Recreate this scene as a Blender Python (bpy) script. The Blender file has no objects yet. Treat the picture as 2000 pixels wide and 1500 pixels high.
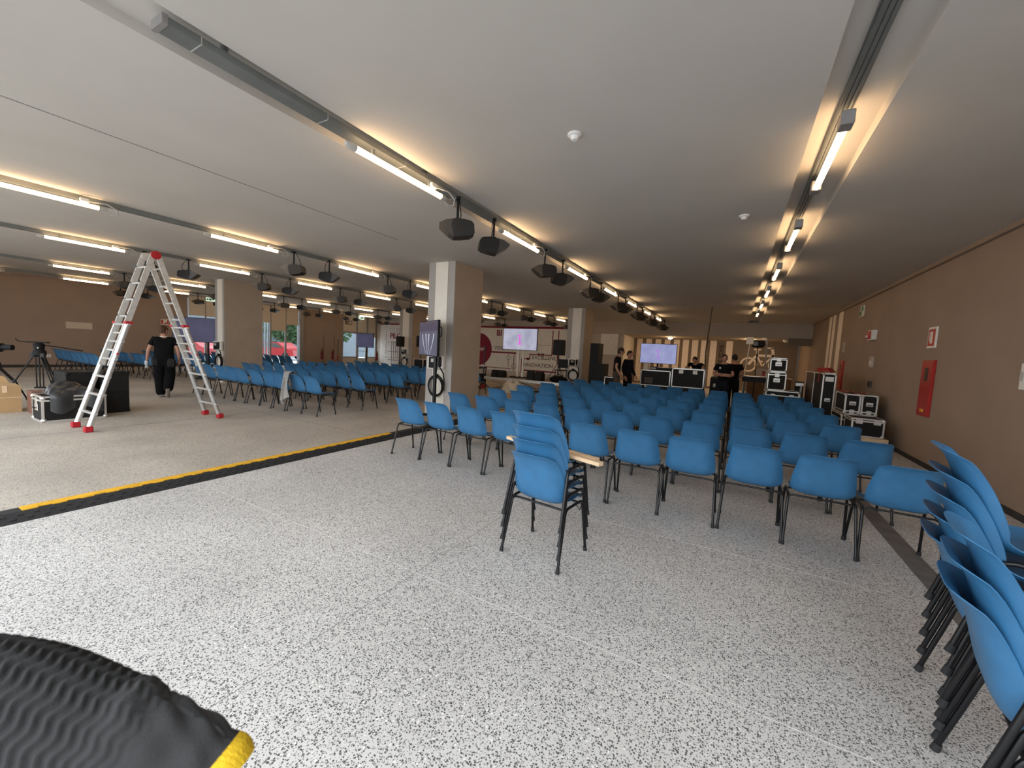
import bpy, bmesh, math, random
from mathutils import Vector, Matrix
random.seed(7)
R = math.radians
sc = bpy.context.scene
COL = sc.collection
# ------------------------------------------------------------------ camera
F_PX, YAW, PITCH, ROLL, CAM_H = 781.0, R(28.937), R(4.732), R(2.988), 1.57
_f = Vector((-math.sin(YAW)*math.cos(PITCH), math.cos(YAW)*math.cos(PITCH), -math.sin(PITCH)))
_r0 = Vector((math.cos(YAW), math.sin(YAW), 0)); _u0 = _r0.cross(_f)
_r = math.cos(ROLL)*_r0 + math.sin(ROLL)*_u0
_u = -math.sin(ROLL)*_r0 + math.cos(ROLL)*_u0
cam = bpy.data.cameras.new('camera'); camo = bpy.data.objects.new('camera', cam); COL.objects.link(camo)
M4 = Matrix((( _r.x, _u.x, -_f.x, 0), (_r.y, _u.y, -_f.y, 0), (_r.z, _u.z, -_f.z, CAM_H), (0, 0, 0, 1)))
camo.matrix_world = M4
cam.sensor_width = 36.0; cam.lens = 36.0*F_PX/2000.0; cam.clip_start = 0.02; cam.clip_end = 300
cam.dof.use_dof = True; cam.dof.focus_distance = 4.5; cam.dof.aperture_fstop = 9.0
sc.camera = camo
CO = Vector((0, 0, CAM_H))
def at(x, y, X=None, Y=None, Z=None, D=None):
    d = (x-1000)/F_PX*_r - (y-750)/F_PX*_u + _f
    t = D if D is not None else (X-CO.x)/d.x if X is not None else (Y-CO.y)/d.y if Y is not None else (Z-CO.z)/d.z
    return CO + t*d
# ------------------------------------------------------------------ light and exposure
w = bpy.data.worlds.new('sky'); sc.world = w; w.use_nodes = True
wn = w.node_tree.nodes; wl = w.node_tree.links
bg = wn['Background']; bg.inputs['Color'].default_value = (0.90, 0.95, 1.0, 1); bg.inputs['Strength'].default_value = 4.0
sc.view_settings.view_transform = 'Standard'; sc.view_settings.look = 'None'
sc.view_settings.exposure = 0.0; sc.view_settings.gamma = 1.0
sc.view_settings.use_curve_mapping = False
TUBE_STRENGTH = 16.5
TUBE_COLOR = (1.0, 0.66, 0.36)
sc.cycles.use_denoising = True
sc.cycles.max_bounces = 10; sc.cycles.diffuse_bounces = 6
sc.cycles.sample_clamp_indirect = 8.0
# ------------------------------------------------------------------ materials
def _new(name):
    m = bpy.data.materials.new(name); m.use_nodes = True
    return m, m.node_tree.nodes, m.node_tree.links, m.node_tree.nodes['Principled BSDF']
def mat(name, col, rough=0.6, metal=0.0, var=0.08, scale=6.0, bump=0.0, bscale=120.0, spec=0.4):
    m, n, l, b = _new(name)
    tc = n.new('ShaderNodeTexCoord'); nz = n.new('ShaderNodeTexNoise'); nz.inputs['Scale'].default_value = scale
    nz.inputs['Detail'].default_value = 4
    l.new(tc.outputs['Object'], nz.inputs['Vector'])
    rp = n.new('ShaderNodeValToRGB')
    rp.color_ramp.elements[0].position = 0.3; rp.color_ramp.elements[1].position = 0.7
    rp.color_ramp.elements[0].color = tuple(c*(1-var) for c in col)+(1,)
    rp.color_ramp.elements[1].color = tuple(min(1, c*(1+var)) for c in col)+(1,)
    l.new(nz.outputs['Fac'], rp.inputs['Fac']); l.new(rp.outputs['Color'], b.inputs['Base Color'])
    b.inputs['Roughness'].default_value = rough; b.inputs['Metallic'].default_value = metal
    b.inputs['Specular IOR Level'].default_value = spec
    if bump:
        n2 = n.new('ShaderNodeTexNoise'); n2.inputs['Scale'].default_value = bscale
        l.new(tc.outputs['Object'], n2.inputs['Vector'])
        bp = n.new('ShaderNodeBump'); bp.inputs['Strength'].default_value = bump; bp.inputs['Distance'].default_value = 0.004
        l.new(n2.outputs['Fac'], bp.inputs['Height']); l.new(bp.outputs['Normal'], b.inputs['Normal'])
    return m
def emit(name, col, s):
    m, n, l, b = _new(name)
    b.inputs['Base Color'].default_value = tuple(col)+(1,); b.inputs['Emission Color'].default_value = tuple(col)+(1,)
    b.inputs['Emission Strength'].default_value = s; b.inputs['Roughness'].default_value = 0.4
    return m
def screen_mat(name, c1, c2, s, scale=2.0):
    m, n, l, b = _new(name)
    tc = n.new('ShaderNodeTexCoord'); nz = n.new('ShaderNodeTexNoise'); nz.inputs['Scale'].default_value = scale
    l.new(tc.outputs['Object'], nz.inputs['Vector'])
    rp = n.new('ShaderNodeValToRGB'); rp.color_ramp.elements[0].position = .35; rp.color_ramp.elements[1].position = .65
    rp.color_ramp.elements[0].color = tuple(c1)+(1,); rp.color_ramp.elements[1].color = tuple(c2)+(1,)
    l.new(nz.outputs['Fac'], rp.inputs['Fac']); l.new(rp.outputs['Color'], b.inputs['Emission Color'])
    b.inputs['Base Color'].default_value = (.02, .02, .03, 1); b.inputs['Emission Strength'].default_value = s
    b.inputs['Roughness'].default_value = 0.3; b.inputs['Specular IOR Level'].default_value = 0.15
    return m
def floor_mat(name, base, chipA, chipB, cell, frac, stain, rough):
    m, n, l, b = _new(name)
    tc = n.new('ShaderNodeTexCoord')
    def voro(scale):
        nd = n.new('ShaderNodeTexNoise'); nd.inputs['Scale'].default_value = scale*0.9
        l.new(tc.outputs['Object'], nd.inputs['Vector'])
        mixv = n.new('ShaderNodeVectorMath'); mixv.operation = 'MULTIPLY_ADD'
        l.new(nd.outputs['Color'], mixv.inputs[0]); mixv.inputs[1].default_value = (0.55/scale,)*3
        l.new(tc.outputs['Object'], mixv.inputs[2])
        v = n.new('ShaderNodeTexVoronoi'); v.inputs['Scale'].default_value = scale
        l.new(mixv.outputs[0], v.inputs['Vector'])
        sp = n.new('ShaderNodeSeparateColor'); l.new(v.outputs['Color'], sp.inputs['Color'])
        return v, sp
    def chips(scale, fr, rad):
        v, sp = voro(scale)
        a = n.new('ShaderNodeMath'); a.operation = 'LESS_THAN'; a.inputs[1].default_value = fr; l.new(sp.outputs[0], a.inputs[0])
        r_ = n.new('ShaderNodeMath'); r_.operation = 'MULTIPLY_ADD'; l.new(sp.outputs[1], r_.inputs[0]); r_.inputs[1].default_value = 0.25; r_.inputs[2].default_value = rad
        d = n.new('ShaderNodeMath'); d.operation = 'LESS_THAN'; l.new(v.outputs['Distance'], d.inputs[0]); l.new(r_.outputs[0], d.inputs[1])
        mu = n.new('ShaderNodeMath'); mu.operation = 'MULTIPLY'; l.new(a.outputs[0], mu.inputs[0]); l.new(d.outputs[0], mu.inputs[1])
        return mu, sp
    mx = None
    c0 = n.new('ShaderNodeTexNoise'); c0.inputs['Scale'].default_value = 0.9; c0.inputs['Detail'].default_value = 6
    l.new(tc.outputs['Object'], c0.inputs['Vector'])
    rp = n.new('ShaderNodeValToRGB'); rp.color_ramp.elements[0].position = .32; rp.color_ramp.elements[1].position = .68
    rp.color_ramp.elements[0].color = tuple(c*(1-stain) for c in base)+(1,); rp.color_ramp.elements[1].color = tuple(min(1, c*(1+stain)) for c in base)+(1,)
    l.new(c0.outputs['Fac'], rp.inputs['Fac'])
    cur = rp.outputs['Color']
    for scale, fr, rad, col in ((cell, frac, 0.28, chipA), (cell*1.7, frac*0.8, 0.30, chipB), (cell*0.75, 0.10, 0.2, tuple(min(1, c*1.35) for c in base))):
        mk, sp = chips(scale, fr, rad)
        mix = n.new('ShaderNodeMix'); mix.data_type = 'RGBA'
        l.new(mk.outputs[0], mix.inputs[0]); l.new(cur, mix.inputs[6]); mix.inputs[7].default_value = tuple(col)+(1,)
        cur = mix.outputs[2]
    l.new(cur, b.inputs['Base Color']); b.inputs['Roughness'].default_value = rough; b.inputs['Specular IOR Level'].default_value = 0.3
    return m
MT = {}
def mk(key, *a, **k): MT[key] = mat(key, *a, **k)
mk('ceiling_paint', (.575, .545, .50), .9, var=.03, scale=1.2, bump=.05, bscale=300)
mk('wall_taupe', (.325, .245, .19), .9, var=.05, scale=1.5, bump=.12, bscale=160)
mk('wall_beige', (.52, .45, .38), .85, var=.04, scale=1.5)
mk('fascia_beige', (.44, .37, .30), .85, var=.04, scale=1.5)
mk('pillar_grey', (.40, .37, .345), .8, var=.05, scale=2)
mk('pillar_side', (.40, .335, .27), .85, var=.05, scale=2)
mk('panel_cream', (.80, .75, .66), .55, var=.03, scale=3)
mk('stripe_white', (.88, .77, .66), .7, var=.03)
mk('stripe_brown', (.24, .18, .13), .8, var=.06)
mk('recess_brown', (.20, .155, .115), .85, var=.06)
mk('baseboard_dark', (.035, .032, .03), .6)
mk('frame_grey', (.30, .29, .28), .5, metal=.3)
mk('blind_beige', (.62, .53, .42), .8, var=.03)
mk('steel_strip', (.20, .19, .18), .55, metal=.3, var=.2, scale=5)
mk('joint_light', (.60, .585, .56), .8); mk('joint_dark', (.27, .26, .25), .8)
mk('chair_blue', (.034, .146, .298), .40, var=.10, scale=9, bump=.06, bscale=500, spec=.5)
mk('black_tube', (.005, .005, .006), .35, spec=.4)
mk('black_plastic', (.008, .008, .0085), .6, spec=.25); mk('rubber', (.02, .02, .021), .8, bump=.3, bscale=60)
mk('dark_body', (.009, .008, .007), .5)
mk('glass_front', (.045, .04, .035), .3, spec=.6)
mk('yellow_lid', (.78, .42, .02), .55, var=.15, scale=14)
mk('galvanised', (.21, .225, .22), .45, metal=.4, var=.08)
mk('cable_grey', (.45, .44, .42), .6)
mk('white_plastic', (.78, .77, .74), .45); mk('cap_grey', (.50, .49, .46), .5)
mk('aluminium', (.68, .68, .67), .34, metal=.75, var=.08, scale=20); mk('aluminium_dull', (.60, .595, .57), .5, metal=.5, var=.1, scale=14)
mk('red_plastic', (.42, .012, .02), .45); mk('red_metal', (.38, .015, .012), .42, var=.08); mk('red_dark', (.17, .013, .011), .5); mk('red_cable', (.35, .03, .02), .6)
mk('cardboard', (.46, .30, .15), .85, var=.06, scale=4); mk('cardboard_dark', (.20, .10, .07), .85)
mk('case_black', (.011, .0105, .010), .65, var=.2, scale=8, spec=.25); mk('case_brown', (.05, .033, .025), .5, var=.15)
mk('case_edge', (.66, .64, .60), .35, metal=.6)
mk('bag_black', (.03, .031, .033), .3, var=.2, spec=.6)
mk('skin', (.42, .22, .15), .55); mk('hair_brown', (.07, .03, .016), .7); mk('hair_dark', (.015, .011, .01), .7)
mk('cloth_black', (.007, .007, .008), .95, bump=.2, bscale=200, spec=.1); mk('cloth_navy', (.012, .012, .017), .95, spec=.1); mk('cloth_grey', (.30, .29, .28), .95, var=.15, scale=18, bump=.3, bscale=200)
mk('cloth_brown', (.06, .045, .035), .9); mk('shoe_grey', (.25, .22, .19), .8); mk('glove_pale', (.45, .47, .50), .8)
mk('wood_pale', (.72, .52, .33), .65, var=.12, scale=10); mk('wood_stage', (.36, .28, .20), .7, var=.1); mk('wood_dark', (.16, .095, .055), .7)
mk('glove_grey', (.026, .026, .0265), .85, var=.12, scale=60, bump=.25, bscale=900); mk('hem_yellow', (.72, .46, .015), .8, bump=.4, bscale=700)
mk('crimson', (.22, .012, .035), .7); mk('text_crimson', (.20, .015, .035), .7); mk('text_grey', (.20, .155, .12), .7); mk('text_light', (.58, .54, .50), .7); mk('print_white', (.85, .8, .75), .7); mk('text_dark', (.06, .045, .035), .7)
mk('sign_white', (.75, .73, .68), .5); mk('sign_green', (.03, .24, .10), .5); mk('sign_red', (.45, .03, .025), .5)
mk('asphalt', (.50, .50, .50), .9, var=.1); mk('leaf', (.045, .085, .03), .8, var=.45, scale=3); mk('bark', (.08, .06, .045), .9)
mk('car_red', (.30, .014, .016), .35, spec=.5); mk('building_grey', (.15, .17, .19), .8); mk('slat_white', (.5, .52, .55), .6)
mk('clear_film', (.62, .56, .44), .2, var=.2, spec=.8); mk('mesh_wire', (.18, .17, .16), .5, metal=.4)
MT['tube_light'] = emit('tube_light', TUBE_COLOR, TUBE_STRENGTH)
MT['bulb_light'] = emit('bulb_light', (1.0, .68, .38), 170.0)
MT['exit_glow'] = emit('exit_glow', (.75, .95, .8), .7)
MT['screen_violet'] = screen_mat('screen_violet', (.24, .26, .47), (.32, .34, .56), 1.0)
MT['screen_pale'] = screen_mat('screen_pale', (.32, .32, .43), (.46, .46, .56), 1.0)
MT['screen_dim'] = screen_mat('screen_dim', (.035, .035, .068), (.055, .05, .098), 1.0)
MT['screen_grey'] = screen_mat('screen_grey', (.07, .073, .105), (.10, .10, .15), 1.0)
MT['digit_magenta'] = emit('digit_magenta', (.62, .10, .58), .9)
MT['digit_purple'] = emit('digit_purple', (.33, .17, .55), .9)
MT['swoosh_white'] = emit('swoosh_white', (.5, .52, .6), .9)
MT['floor_near'] = floor_mat('floor_near', (.60, .585, .565), (.085, .085, .09), (.17, .165, .16), 105.0, .50, .10, .75)
MT['floor_far'] = floor_mat('floor_far', (.46, .415, .36), (.20, .185, .17), (.28, .26, .24), 80.0, .35, .17, .7)
def glass_mat():
    m, n, l, b = _new('window_glass')
    b.inputs['Base Color'].default_value = (.8, .9, .95, 1); b.inputs['Roughness'].default_value = 0.02
    b.inputs['Transmission Weight'].default_value = 1.0; b.inputs['IOR'].default_value = 1.02
    return m
MT['window_glass'] = glass_mat()
# ------------------------------------------------------------------ mesh helpers
class MB:
    def __init__(s): s.v = []; s.f = []; s.mi = []; s.m = 0
    def add(s, vs, fs, T=None):
        o = len(s.v)
        s.v += [tuple(T @ Vector(p)) if T else tuple(p) for p in vs]
        s.f += [tuple(i+o for i in f) for f in fs]; s.mi += [s.m]*len(fs); return s
    def box(s, c, d, rz=0, T=None, bev=0.0):
        x, y, z = d[0]/2, d[1]/2, d[2]/2
        if bev:
            b = min(bev, x*.9, y*.9, z*.9)
            vs = []
            for sx in (-1, 1):
                for sy in (-1, 1):
                    for sz in (-1, 1):
                        vs += [(sx*(x-b), sy*(y-b), sz*z), (sx*(x-b), sy*y, sz*(z-b)), (sx*x, sy*(y-b), sz*(z-b))]
            bm = bmesh.new(); bv = [bm.verts.new(p) for p in vs]
            bmesh.ops.convex_hull(bm, input=bv); bm.verts.index_update()
            fs = [tuple(v.index for v in f.verts) for f in bm.faces]; vs = [tuple(v.co) for v in bm.verts]; bm.free()
        else:
            vs = [(sx*x, sy*y, sz*z) for sx in (-1, 1) for sy in (-1, 1) for sz in (-1, 1)]
            fs = [(0, 1, 3, 2), (4, 6, 7, 5), (0, 4, 5, 1), (2, 3, 7, 6), (0, 2, 6, 4), (1, 5, 7, 3)]
        M = Matrix.Translation(c) @ Matrix.Rotation(rz, 4, 'Z')
        return s.add(vs, fs, (T @ M) if T else M)
    def span(s, a, b, **k):
        return s.box([(a[i]+b[i])/2 for i in range(3)], [abs(b[i]-a[i]) for i in range(3)], **k)
    def tube(s, pts, r, n=8, closed=False, cap=True):
        pts = [Vector(p) for p in pts]; N = len(pts); rs = r if isinstance(r, (list, tuple)) else [r]*N
        o = len(s.v); ref = None
        for i, p in enumerate(pts):
            if closed: t = pts[(i+1) % N]-pts[i-1]
            else: t = pts[min(i+1, N-1)]-pts[max(i-1, 0)]
            t.normalize()
            if ref is None: ref = t.orthogonal().normalized()
            ref = (ref - t*ref.dot(t)); ref = ref.normalized() if ref.length > 1e-6 else t.orthogonal().normalized()
            q = t.cross(ref)
            for k in range(n):
                a = 2*math.pi*k/n; s.v.append(tuple(p+(ref*math.cos(a)+q*math.sin(a))*rs[i]))
        M_ = N if closed else N-1; c0 = len(s.f)
        for i in range(M_):
            for k in range(n):
                a, b = o+i*n+k, o+i*n+(k+1) % n; c, d = o+((i+1) % N)*n+(k+1) % n, o+((i+1) % N)*n+k
                s.f.append((a, b, c, d))
        if cap and not closed: s.f.append(tuple(o+k for k in reversed(range(n)))); s.f.append(tuple(o+(N-1)*n+k for k in range(n)))
        s.mi += [s.m]*(len(s.f)-c0); return s
    def lathe(s, prof, n=16, T=None):
        vs = []; fs = []
        for (r, z) in prof:
            for k in range(n): a = 2*math.pi*k/n; vs.append((r*math.cos(a), r*math.sin(a), z))
        for i in range(len(prof)-1):
            for k in range(n): fs.append((i*n+k, i*n+(k+1) % n, (i+1)*n+(k+1) % n, (i+1)*n+k))
        fs.append(tuple(reversed(range(n)))); fs.append(tuple((len(prof)-1)*n+k for k in range(n)))
        return s.add(vs, fs, T)
    def ball(s, c, r, n=12, m=8, T=None):
        rx, ry, rz = r if isinstance(r, (tuple, list)) else (r, r, r); vs = []; fs = []
        for i in range(m+1):
            t = math.pi*i/m
            for k in range(n): a = 2*math.pi*k/n; vs.append((c[0]+rx*math.sin(t)*math.cos(a), c[1]+ry*math.sin(t)*math.sin(a), c[2]-rz*math.cos(t)))
        for i in range(m):
            for k in range(n): fs.append((i*n+k, i*n+(k+1) % n, (i+1)*n+(k+1) % n, (i+1)*n+k))
        return s.add(vs, fs, T)
    def prism(s, poly, a, b, axis='x', T=None):
        def P(u, v, h): return (h, u, v) if axis == 'x' else (u, h, v) if axis == 'y' else (u, v, h)
        n = len(poly); vs = [P(u, v, a) for u, v in poly]+[P(u, v, b) for u, v in poly]
        fs = [tuple(range(n)), tuple(reversed(range(n, 2*n)))]+[(i, i+n, (i+1) % n+n, (i+1) % n) for i in range(n)]
        return s.add(vs, fs, T)
    def grid(s, fn, nu, nv, cu=False):
        o = len(s.v)
        for j in range(nv+1):
            for i in range(nu if cu else nu+1): s.v.append(tuple(fn(i/nu, j/nv)))
        W = nu if cu else nu+1; c0 = len(s.f)
        for j in range(nv):
            for i in range(nu):
                s.f.append((o+j*W+i, o+j*W+(i+1) % W, o+(j+1)*W+(i+1) % W, o+(j+1)*W+i))
        s.mi += [s.m]*(len(s.f)-c0); return s
    def build(s, name, m, parent=None, loc=None, rz=0, smooth=None):
        me = bpy.data.meshes.new(name); me.from_pydata(s.v, [], s.f)
        ms = m if isinstance(m, (list, tuple)) else [m]
        for k in ms: me.materials.append(MT[k])
        if len(ms) > 1: me.polygons.foreach_set('material_index', s.mi)
        bm = bmesh.new(); bm.from_mesh(me); bmesh.ops.recalc_face_normals(bm, faces=bm.faces)
        if smooth:
            for f in bm.faces: f.smooth = True
            for e in bm.edges:
                if len(e.link_faces) == 2 and e.calc_face_angle(0) > R(smooth): e.smooth = False
        bm.to_mesh(me); bm.free()
        o = bpy.data.objects.new(name, me); COL.objects.link(o)
        if parent: o.parent = parent
        if loc: o.location = loc
        if rz: o.rotation_euler = (0, 0, rz)
        return o
def tag(o, label, cat, group=None, kind=None):
    o['label'] = label; o['category'] = cat
    if group: o['group'] = group
    if kind: o['kind'] = kind
    return o
def thing(name, label, cat, loc=(0, 0, 0), rz=0, group=None):
    o = bpy.data.objects.new(name, None); COL.objects.link(o); o.location = loc; o.rotation_euler = (0, 0, rz)
    o.empty_display_size = .1
    return tag(o, label, cat, group)
def struct(o, label=None):
    o['kind'] = 'structure'
    if label: o['label'] = label
    return o
def dup(o, loc=None, rz=None, label=None, group=None, parent=None):
    c = o.copy(); COL.objects.link(c)
    if parent: c.parent = parent
    if loc is not None: c.location = loc
    if rz is not None: c.rotation_euler = (0, 0, rz)
    if label: c['label'] = label
    if group: c['group'] = group
    for ch in list(o.children): dup(ch, parent=c)
    return c
def text(name, s, size, m, parent, loc, rot, depth=.004, shear=0, align='LEFT', bold=0.0):
    cu = bpy.data.curves.new(name, 'FONT'); cu.body = s; cu.size = size; cu.extrude = depth; cu.shear = shear; cu.align_x = align; cu.offset = bold
    t = bpy.data.objects.new(name, cu); COL.objects.link(t)
    bpy.context.view_layer.update()
    me = bpy.data.meshes.new_from_object(t.evaluated_get(bpy.context.evaluated_depsgraph_get()))
    bpy.data.objects.remove(t); bpy.data.curves.remove(cu)
    me.materials.clear(); me.materials.append(MT[m])
    o = bpy.data.objects.new(name, me); COL.objects.link(o); o.parent = parent; o.location = loc; o.rotation_euler = rot
    return o
ORD = ['first', 'second', 'third', 'fourth', 'fifth', 'sixth', 'seventh', 'eighth', 'ninth', 'tenth', 'eleventh', 'twelfth']
# ------------------------------------------------------------------ room
H = 3.45; XR = 2.88; XL = -23.3; YB = 22.0; YF = -0.6; SX = -4.95
b = MB(); b.span((SX, -2.5, -.1), (XR+.15, 28, 0)); struct(b.build('floor', 'floor_near'), 'pale speckled terrazzo floor')
b = MB(); b.span((XL-.2, -2.5, -.1), (SX, 28, 0.0)); struct(b.build('floor', 'floor_far'), 'greyer worn concrete floor on the left')
b = MB(); b.span((1.36, -2.0, 0), (1.52, 20, .003)); struct(b.build('trim_1', 'steel_strip'), 'dull grey strip set in the floor')
p0, p1 = at(504, 991, Z=0), at(1445, 1351, Z=0)
b = MB(); b.span((-4.7, 2.04, 0), (1.3, 2.0445, .001)); struct(b.build('trim_2', 'joint_light'))
b = MB(); b.span((-1.815, -2, 0), (-1.811, 4.1, .001)); struct(b.build('trim_3', 'joint_dark'))
b = MB(); b.span((-1.2, 3.68, 0), (1.3, 3.684, .001)); struct(b.build('trim_4', 'joint_light'))
b = MB()
for yy in (4.75, 8.6): b.span((-14, yy, 0), (-5.2, yy+.02, .0015))
b.span((-8.7, -1, 0), (-8.68, 4.7, .0015)); struct(b.build('trim_5', 'joint_dark'))
# ceiling with two shallow recesses for the lamp rows
b = MB()
xs = [(XL-.3, -3.47, H), (-3.47, -3.07, H+.07), (-3.07, .375, H), (.375, .80, H+.11), (.80, XR+.3, H)]
for (a, c, z) in xs: b.span((a, YF, z), (c, 28, z+.3))
struct(b.build('ceiling', 'ceiling_paint'), 'off-white ceiling with recessed lamp strips')
b = MB(); b.span((-5.485, .2, H-.004), (-5.473, 5.4, H)); struct(b.build('trim_6', 'joint_dark'), 'thin dark joint across the ceiling')
# walls
b = MB(); b.span((XR, -.6, 0), (XR+.15, 28, H+.02)); struct(b.build('wall_right', 'wall_taupe'), 'plain taupe wall')
b = MB(); b.span((XR-.018, -.6, 0), (XR, 21.4, .075)); struct(b.build('baseboard_right', 'baseboard_dark'))
b = MB(); b.span((XR-.06, -.6, H-.07), (XR, 22, H)); struct(b.build('shade_strip_right', 'wall_taupe'))  # strip added in place of the dark shading band under the ceiling
b = MB()
for p, q in ((1649, 1641), (1635, 1630), (1628, 1623)):
    y0, y1 = at(p, 605, X=XR).y, at(q, 609, X=XR).y; b.span((XR-.006, y0, .1), (XR, y1, H-.06))
struct(b.build('trim_8', 'stripe_white'), 'three vertical cream stripes painted on the right wall')
b = MB()
for a, c in ((YF-1, 9.37), (15.2, 18.15), (21.1, 28)): b.span((XL-.2, a, 0), (XL, c, H+.02))
struct(b.build('wall_left', 'wall_taupe'), 'taupe wall with glazed bays')
b = MB()
for a, c in ((YF-1, 9.37), (15.2, 18.15)): b.span((XL, a, 0), (XL+.02, c, .10))
struct(b.build('baseboard_left', 'baseboard_dark'))
b = MB(); b.span((XL-.2, YB, 0), (-7.0, YB+.2, H+.02)); b.span((XL, 21.12, 0), (-19.6, YB, H+.02)); struct(b.build('wall_back', 'wall_beige'), 'beige back wall')
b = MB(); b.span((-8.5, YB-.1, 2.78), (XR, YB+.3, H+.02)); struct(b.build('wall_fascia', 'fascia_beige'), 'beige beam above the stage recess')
b = MB(); b.span((XL-.2, YF-1, 0), (-16.5, YF-.8, H)); struct(b.build('wall_front', 'wall_taupe'))
# recess behind the fascia
YS = 26.0
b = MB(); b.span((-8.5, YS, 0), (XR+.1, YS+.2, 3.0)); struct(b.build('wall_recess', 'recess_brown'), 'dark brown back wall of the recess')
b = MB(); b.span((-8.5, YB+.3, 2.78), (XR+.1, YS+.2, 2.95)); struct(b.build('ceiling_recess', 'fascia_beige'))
RX = at(1237, 690, Y=YS).x
b = MB(); b.span((-7.0, YB, 0), (-5.4, YB+.2, 2.8)); struct(b.build('wall_back_right', 'wall_beige'))
b = MB(); b.prism([(-5.45, YB+.2), (-5.4, YB+.2), (RX, YS), (RX-.1, YS)], 0, 2.79, 'z'); struct(b.build('wall_recess_side', 'panel_cream'))
b = MB()
for k in range(9):
    b.span((at(1243+17.85*k, 690, Y=YS).x, YS-.012, .1), (at(1253.5+17.85*k+.25*k, 690, Y=YS).x, YS, 2.76))
b.span((at(1417, 690, Y=YS).x, YS-.012, .1), (at(1430, 690, Y=YS).x, YS, 2.76))
struct(b.build('trim_9', 'stripe_white'), 'cream vertical stripes on the recess wall')
tp = at(1407.5, 690, Y=YS-.02)
bz = thing('wall_lettering', 'dark vertical lettering between cream stripes on the recess wall', 'lettering', (tp.x, YS-.015, .35))
text('letters', 'BIKE ZONE', .29, 'text_dark', bz, (.11, 0, .76), (R(90), R(-90), 0), bold=.008)
# right end of recess: dark corridor, steel post
b = MB(); b.span((1.2, YB+.25, 0), (1.26, YB+.31, 2.78)); b.span((2.45, YB+.25, 0), (2.52, YB+.31, 2.78)); struct(b.build('trim_10', 'frame_grey'))
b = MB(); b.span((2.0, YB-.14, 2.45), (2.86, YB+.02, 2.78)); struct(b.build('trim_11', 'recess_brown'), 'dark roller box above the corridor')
# pillars
def pillar(name, x0, x1, y0, y1, s0, s1, label):
    b = MB(); b.span((x0, y0, 0), (x1, y0+.03, H)); b.m = 1; b.span((x0, y0+.03, 0), (x1, y1, H)); b.m = 2
    b.span((s0, y0-.02, 0), (s1, y0, H-.005))
    return struct(b.build(name, ['pillar_grey', 'pillar_side', 'panel_cream']), label)
pillar('pillar', -6.21, -5.48, 7.10, 8.20, -6.0, -5.66, 'grey pillar with a cream strip, nearest')
pillar('pillar', -6.21, -5.48, 15.75, 16.85, -6.0, -5.62, 'pillar with cream strip in front of the stage')
pillar('pillar', -15.55, -14.98, 7.05, 8.30, -15.36, -15.06, 'pillar with cream strip on the far left')
pillar('pillar', -15.85, -14.95, 15.9, 17.0, -15.6, -15.15, 'pillar with cream strip, far back')
# ------------------------------------------------------------------ glazing in the left wall
def bay(n, y0, y1, mull, blinds, zsill=.0):
    f = MB()
    for y in [y0, *mull, y1]: f.span((XL-.12, y-.035, 0), (XL-.02, y+.035, H))
    f.span((XL-.12, y0, 0), (XL-.02, y1, .12)); f.span((XL-.12, y0, H-.12), (XL-.02, y1, H))
    fr = struct(f.build('window_%d' % n, 'frame_grey'))
    g = MB(); g.span((XL-.08, y0, .1), (XL-.07, y1, H-.1)); g.build('pane', 'window_glass', fr)
    for (a, c, z) in blinds:
        q = MB(); q.span((XL-.02, a+.03, z), (XL-.005, c-.03, H-.02)); q.tube([(XL-.012, a+.03, z), (XL-.012, c-.03, z)], .015)
        q.build('roller_blind', 'blind_beige', fr)
    return fr
bay(1, 9.37, 10.65, [10.15], [(9.4, 10.15, 2.5), (10.15, 10.62, 2.5)])
bay(2, 10.9, 15.1, [11.7, 12.6, 13.37, 14.26], [(10.9, 11.7, 2.3), (11.7, 12.6, 2.3), (12.6, 13.37, 2.46), (13.37, 14.26, 2.03), (14.26, 15.05, 2.43)])
b = MB(); b.span((XL-.2, 10.65, 0), (XL, 10.9, H)); b.span((XL-.2, 15.05, 0), (XL+.1, 15.3, H)); struct(b.build('trim_12', 'frame_grey'))
f = MB()
for y in (18.15, 19.35, 20.25, 21.05): f.span((XL-.12, y-.06, 0), (XL, y+.06, H))
f.span((XL-.1, 18.15, 2.2), (XL-.02, 21.05, 2.32)); f.span((XL-.1, 18.15, .52), (XL-.02, 19.3, .6)); f.span((XL-.1, 20.3, .52), (XL-.02, 21.05, .6))
fr = struct(f.build('window_3', 'frame_grey'))
g = MB(); g.span((XL-.08, 18.15, .6), (XL-.07, 19.3, 2.2)); g.span((XL-.08, 20.3, .6), (XL-.07, 21.05, 2.0)); g.build('pane', 'window_glass', fr)
g = MB(); g.span((XL-.09, 18.2, .02), (XL-.03, 19.3, .52)); g.span((XL-.09, 20.3, .02), (XL-.03, 21.0, .52)); g.span((XL-.09, 18.2, 2.32), (XL-.03, 19.3, H)); g.span((XL-.09, 19.4, 2.32), (XL-.03, 20.2, H)); g.span((XL-.09, 20.3, 2.0), (XL-.03, 21.0, H)); g.build('panel', 'blind_beige', fr)
d = MB()
d.span((XL-.09, 19.42, .02), (XL-.03, 19.5, 2.2)); d.span((XL-.09, 20.11, .02), (XL-.03, 20.19, 2.2)); d.span((XL-.09, 19.5, .02), (XL-.03, 20.11, .5)); d.span((XL-.09, 19.5, 2.1), (XL-.03, 20.11, 2.2))
dr = struct(d.build('door_1', 'cap_grey'))
g = MB(); g.span((XL-.07, 19.5, .5), (XL-.06, 20.11, 2.1)); g.build('pane', 'window_glass', dr)
g = MB(); g.tube([(XL+.03, 19.48, 1.0), (XL+.03, 20.13, 1.0)], .015); g.build('push_bar', 'black_plastic', dr)
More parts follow.
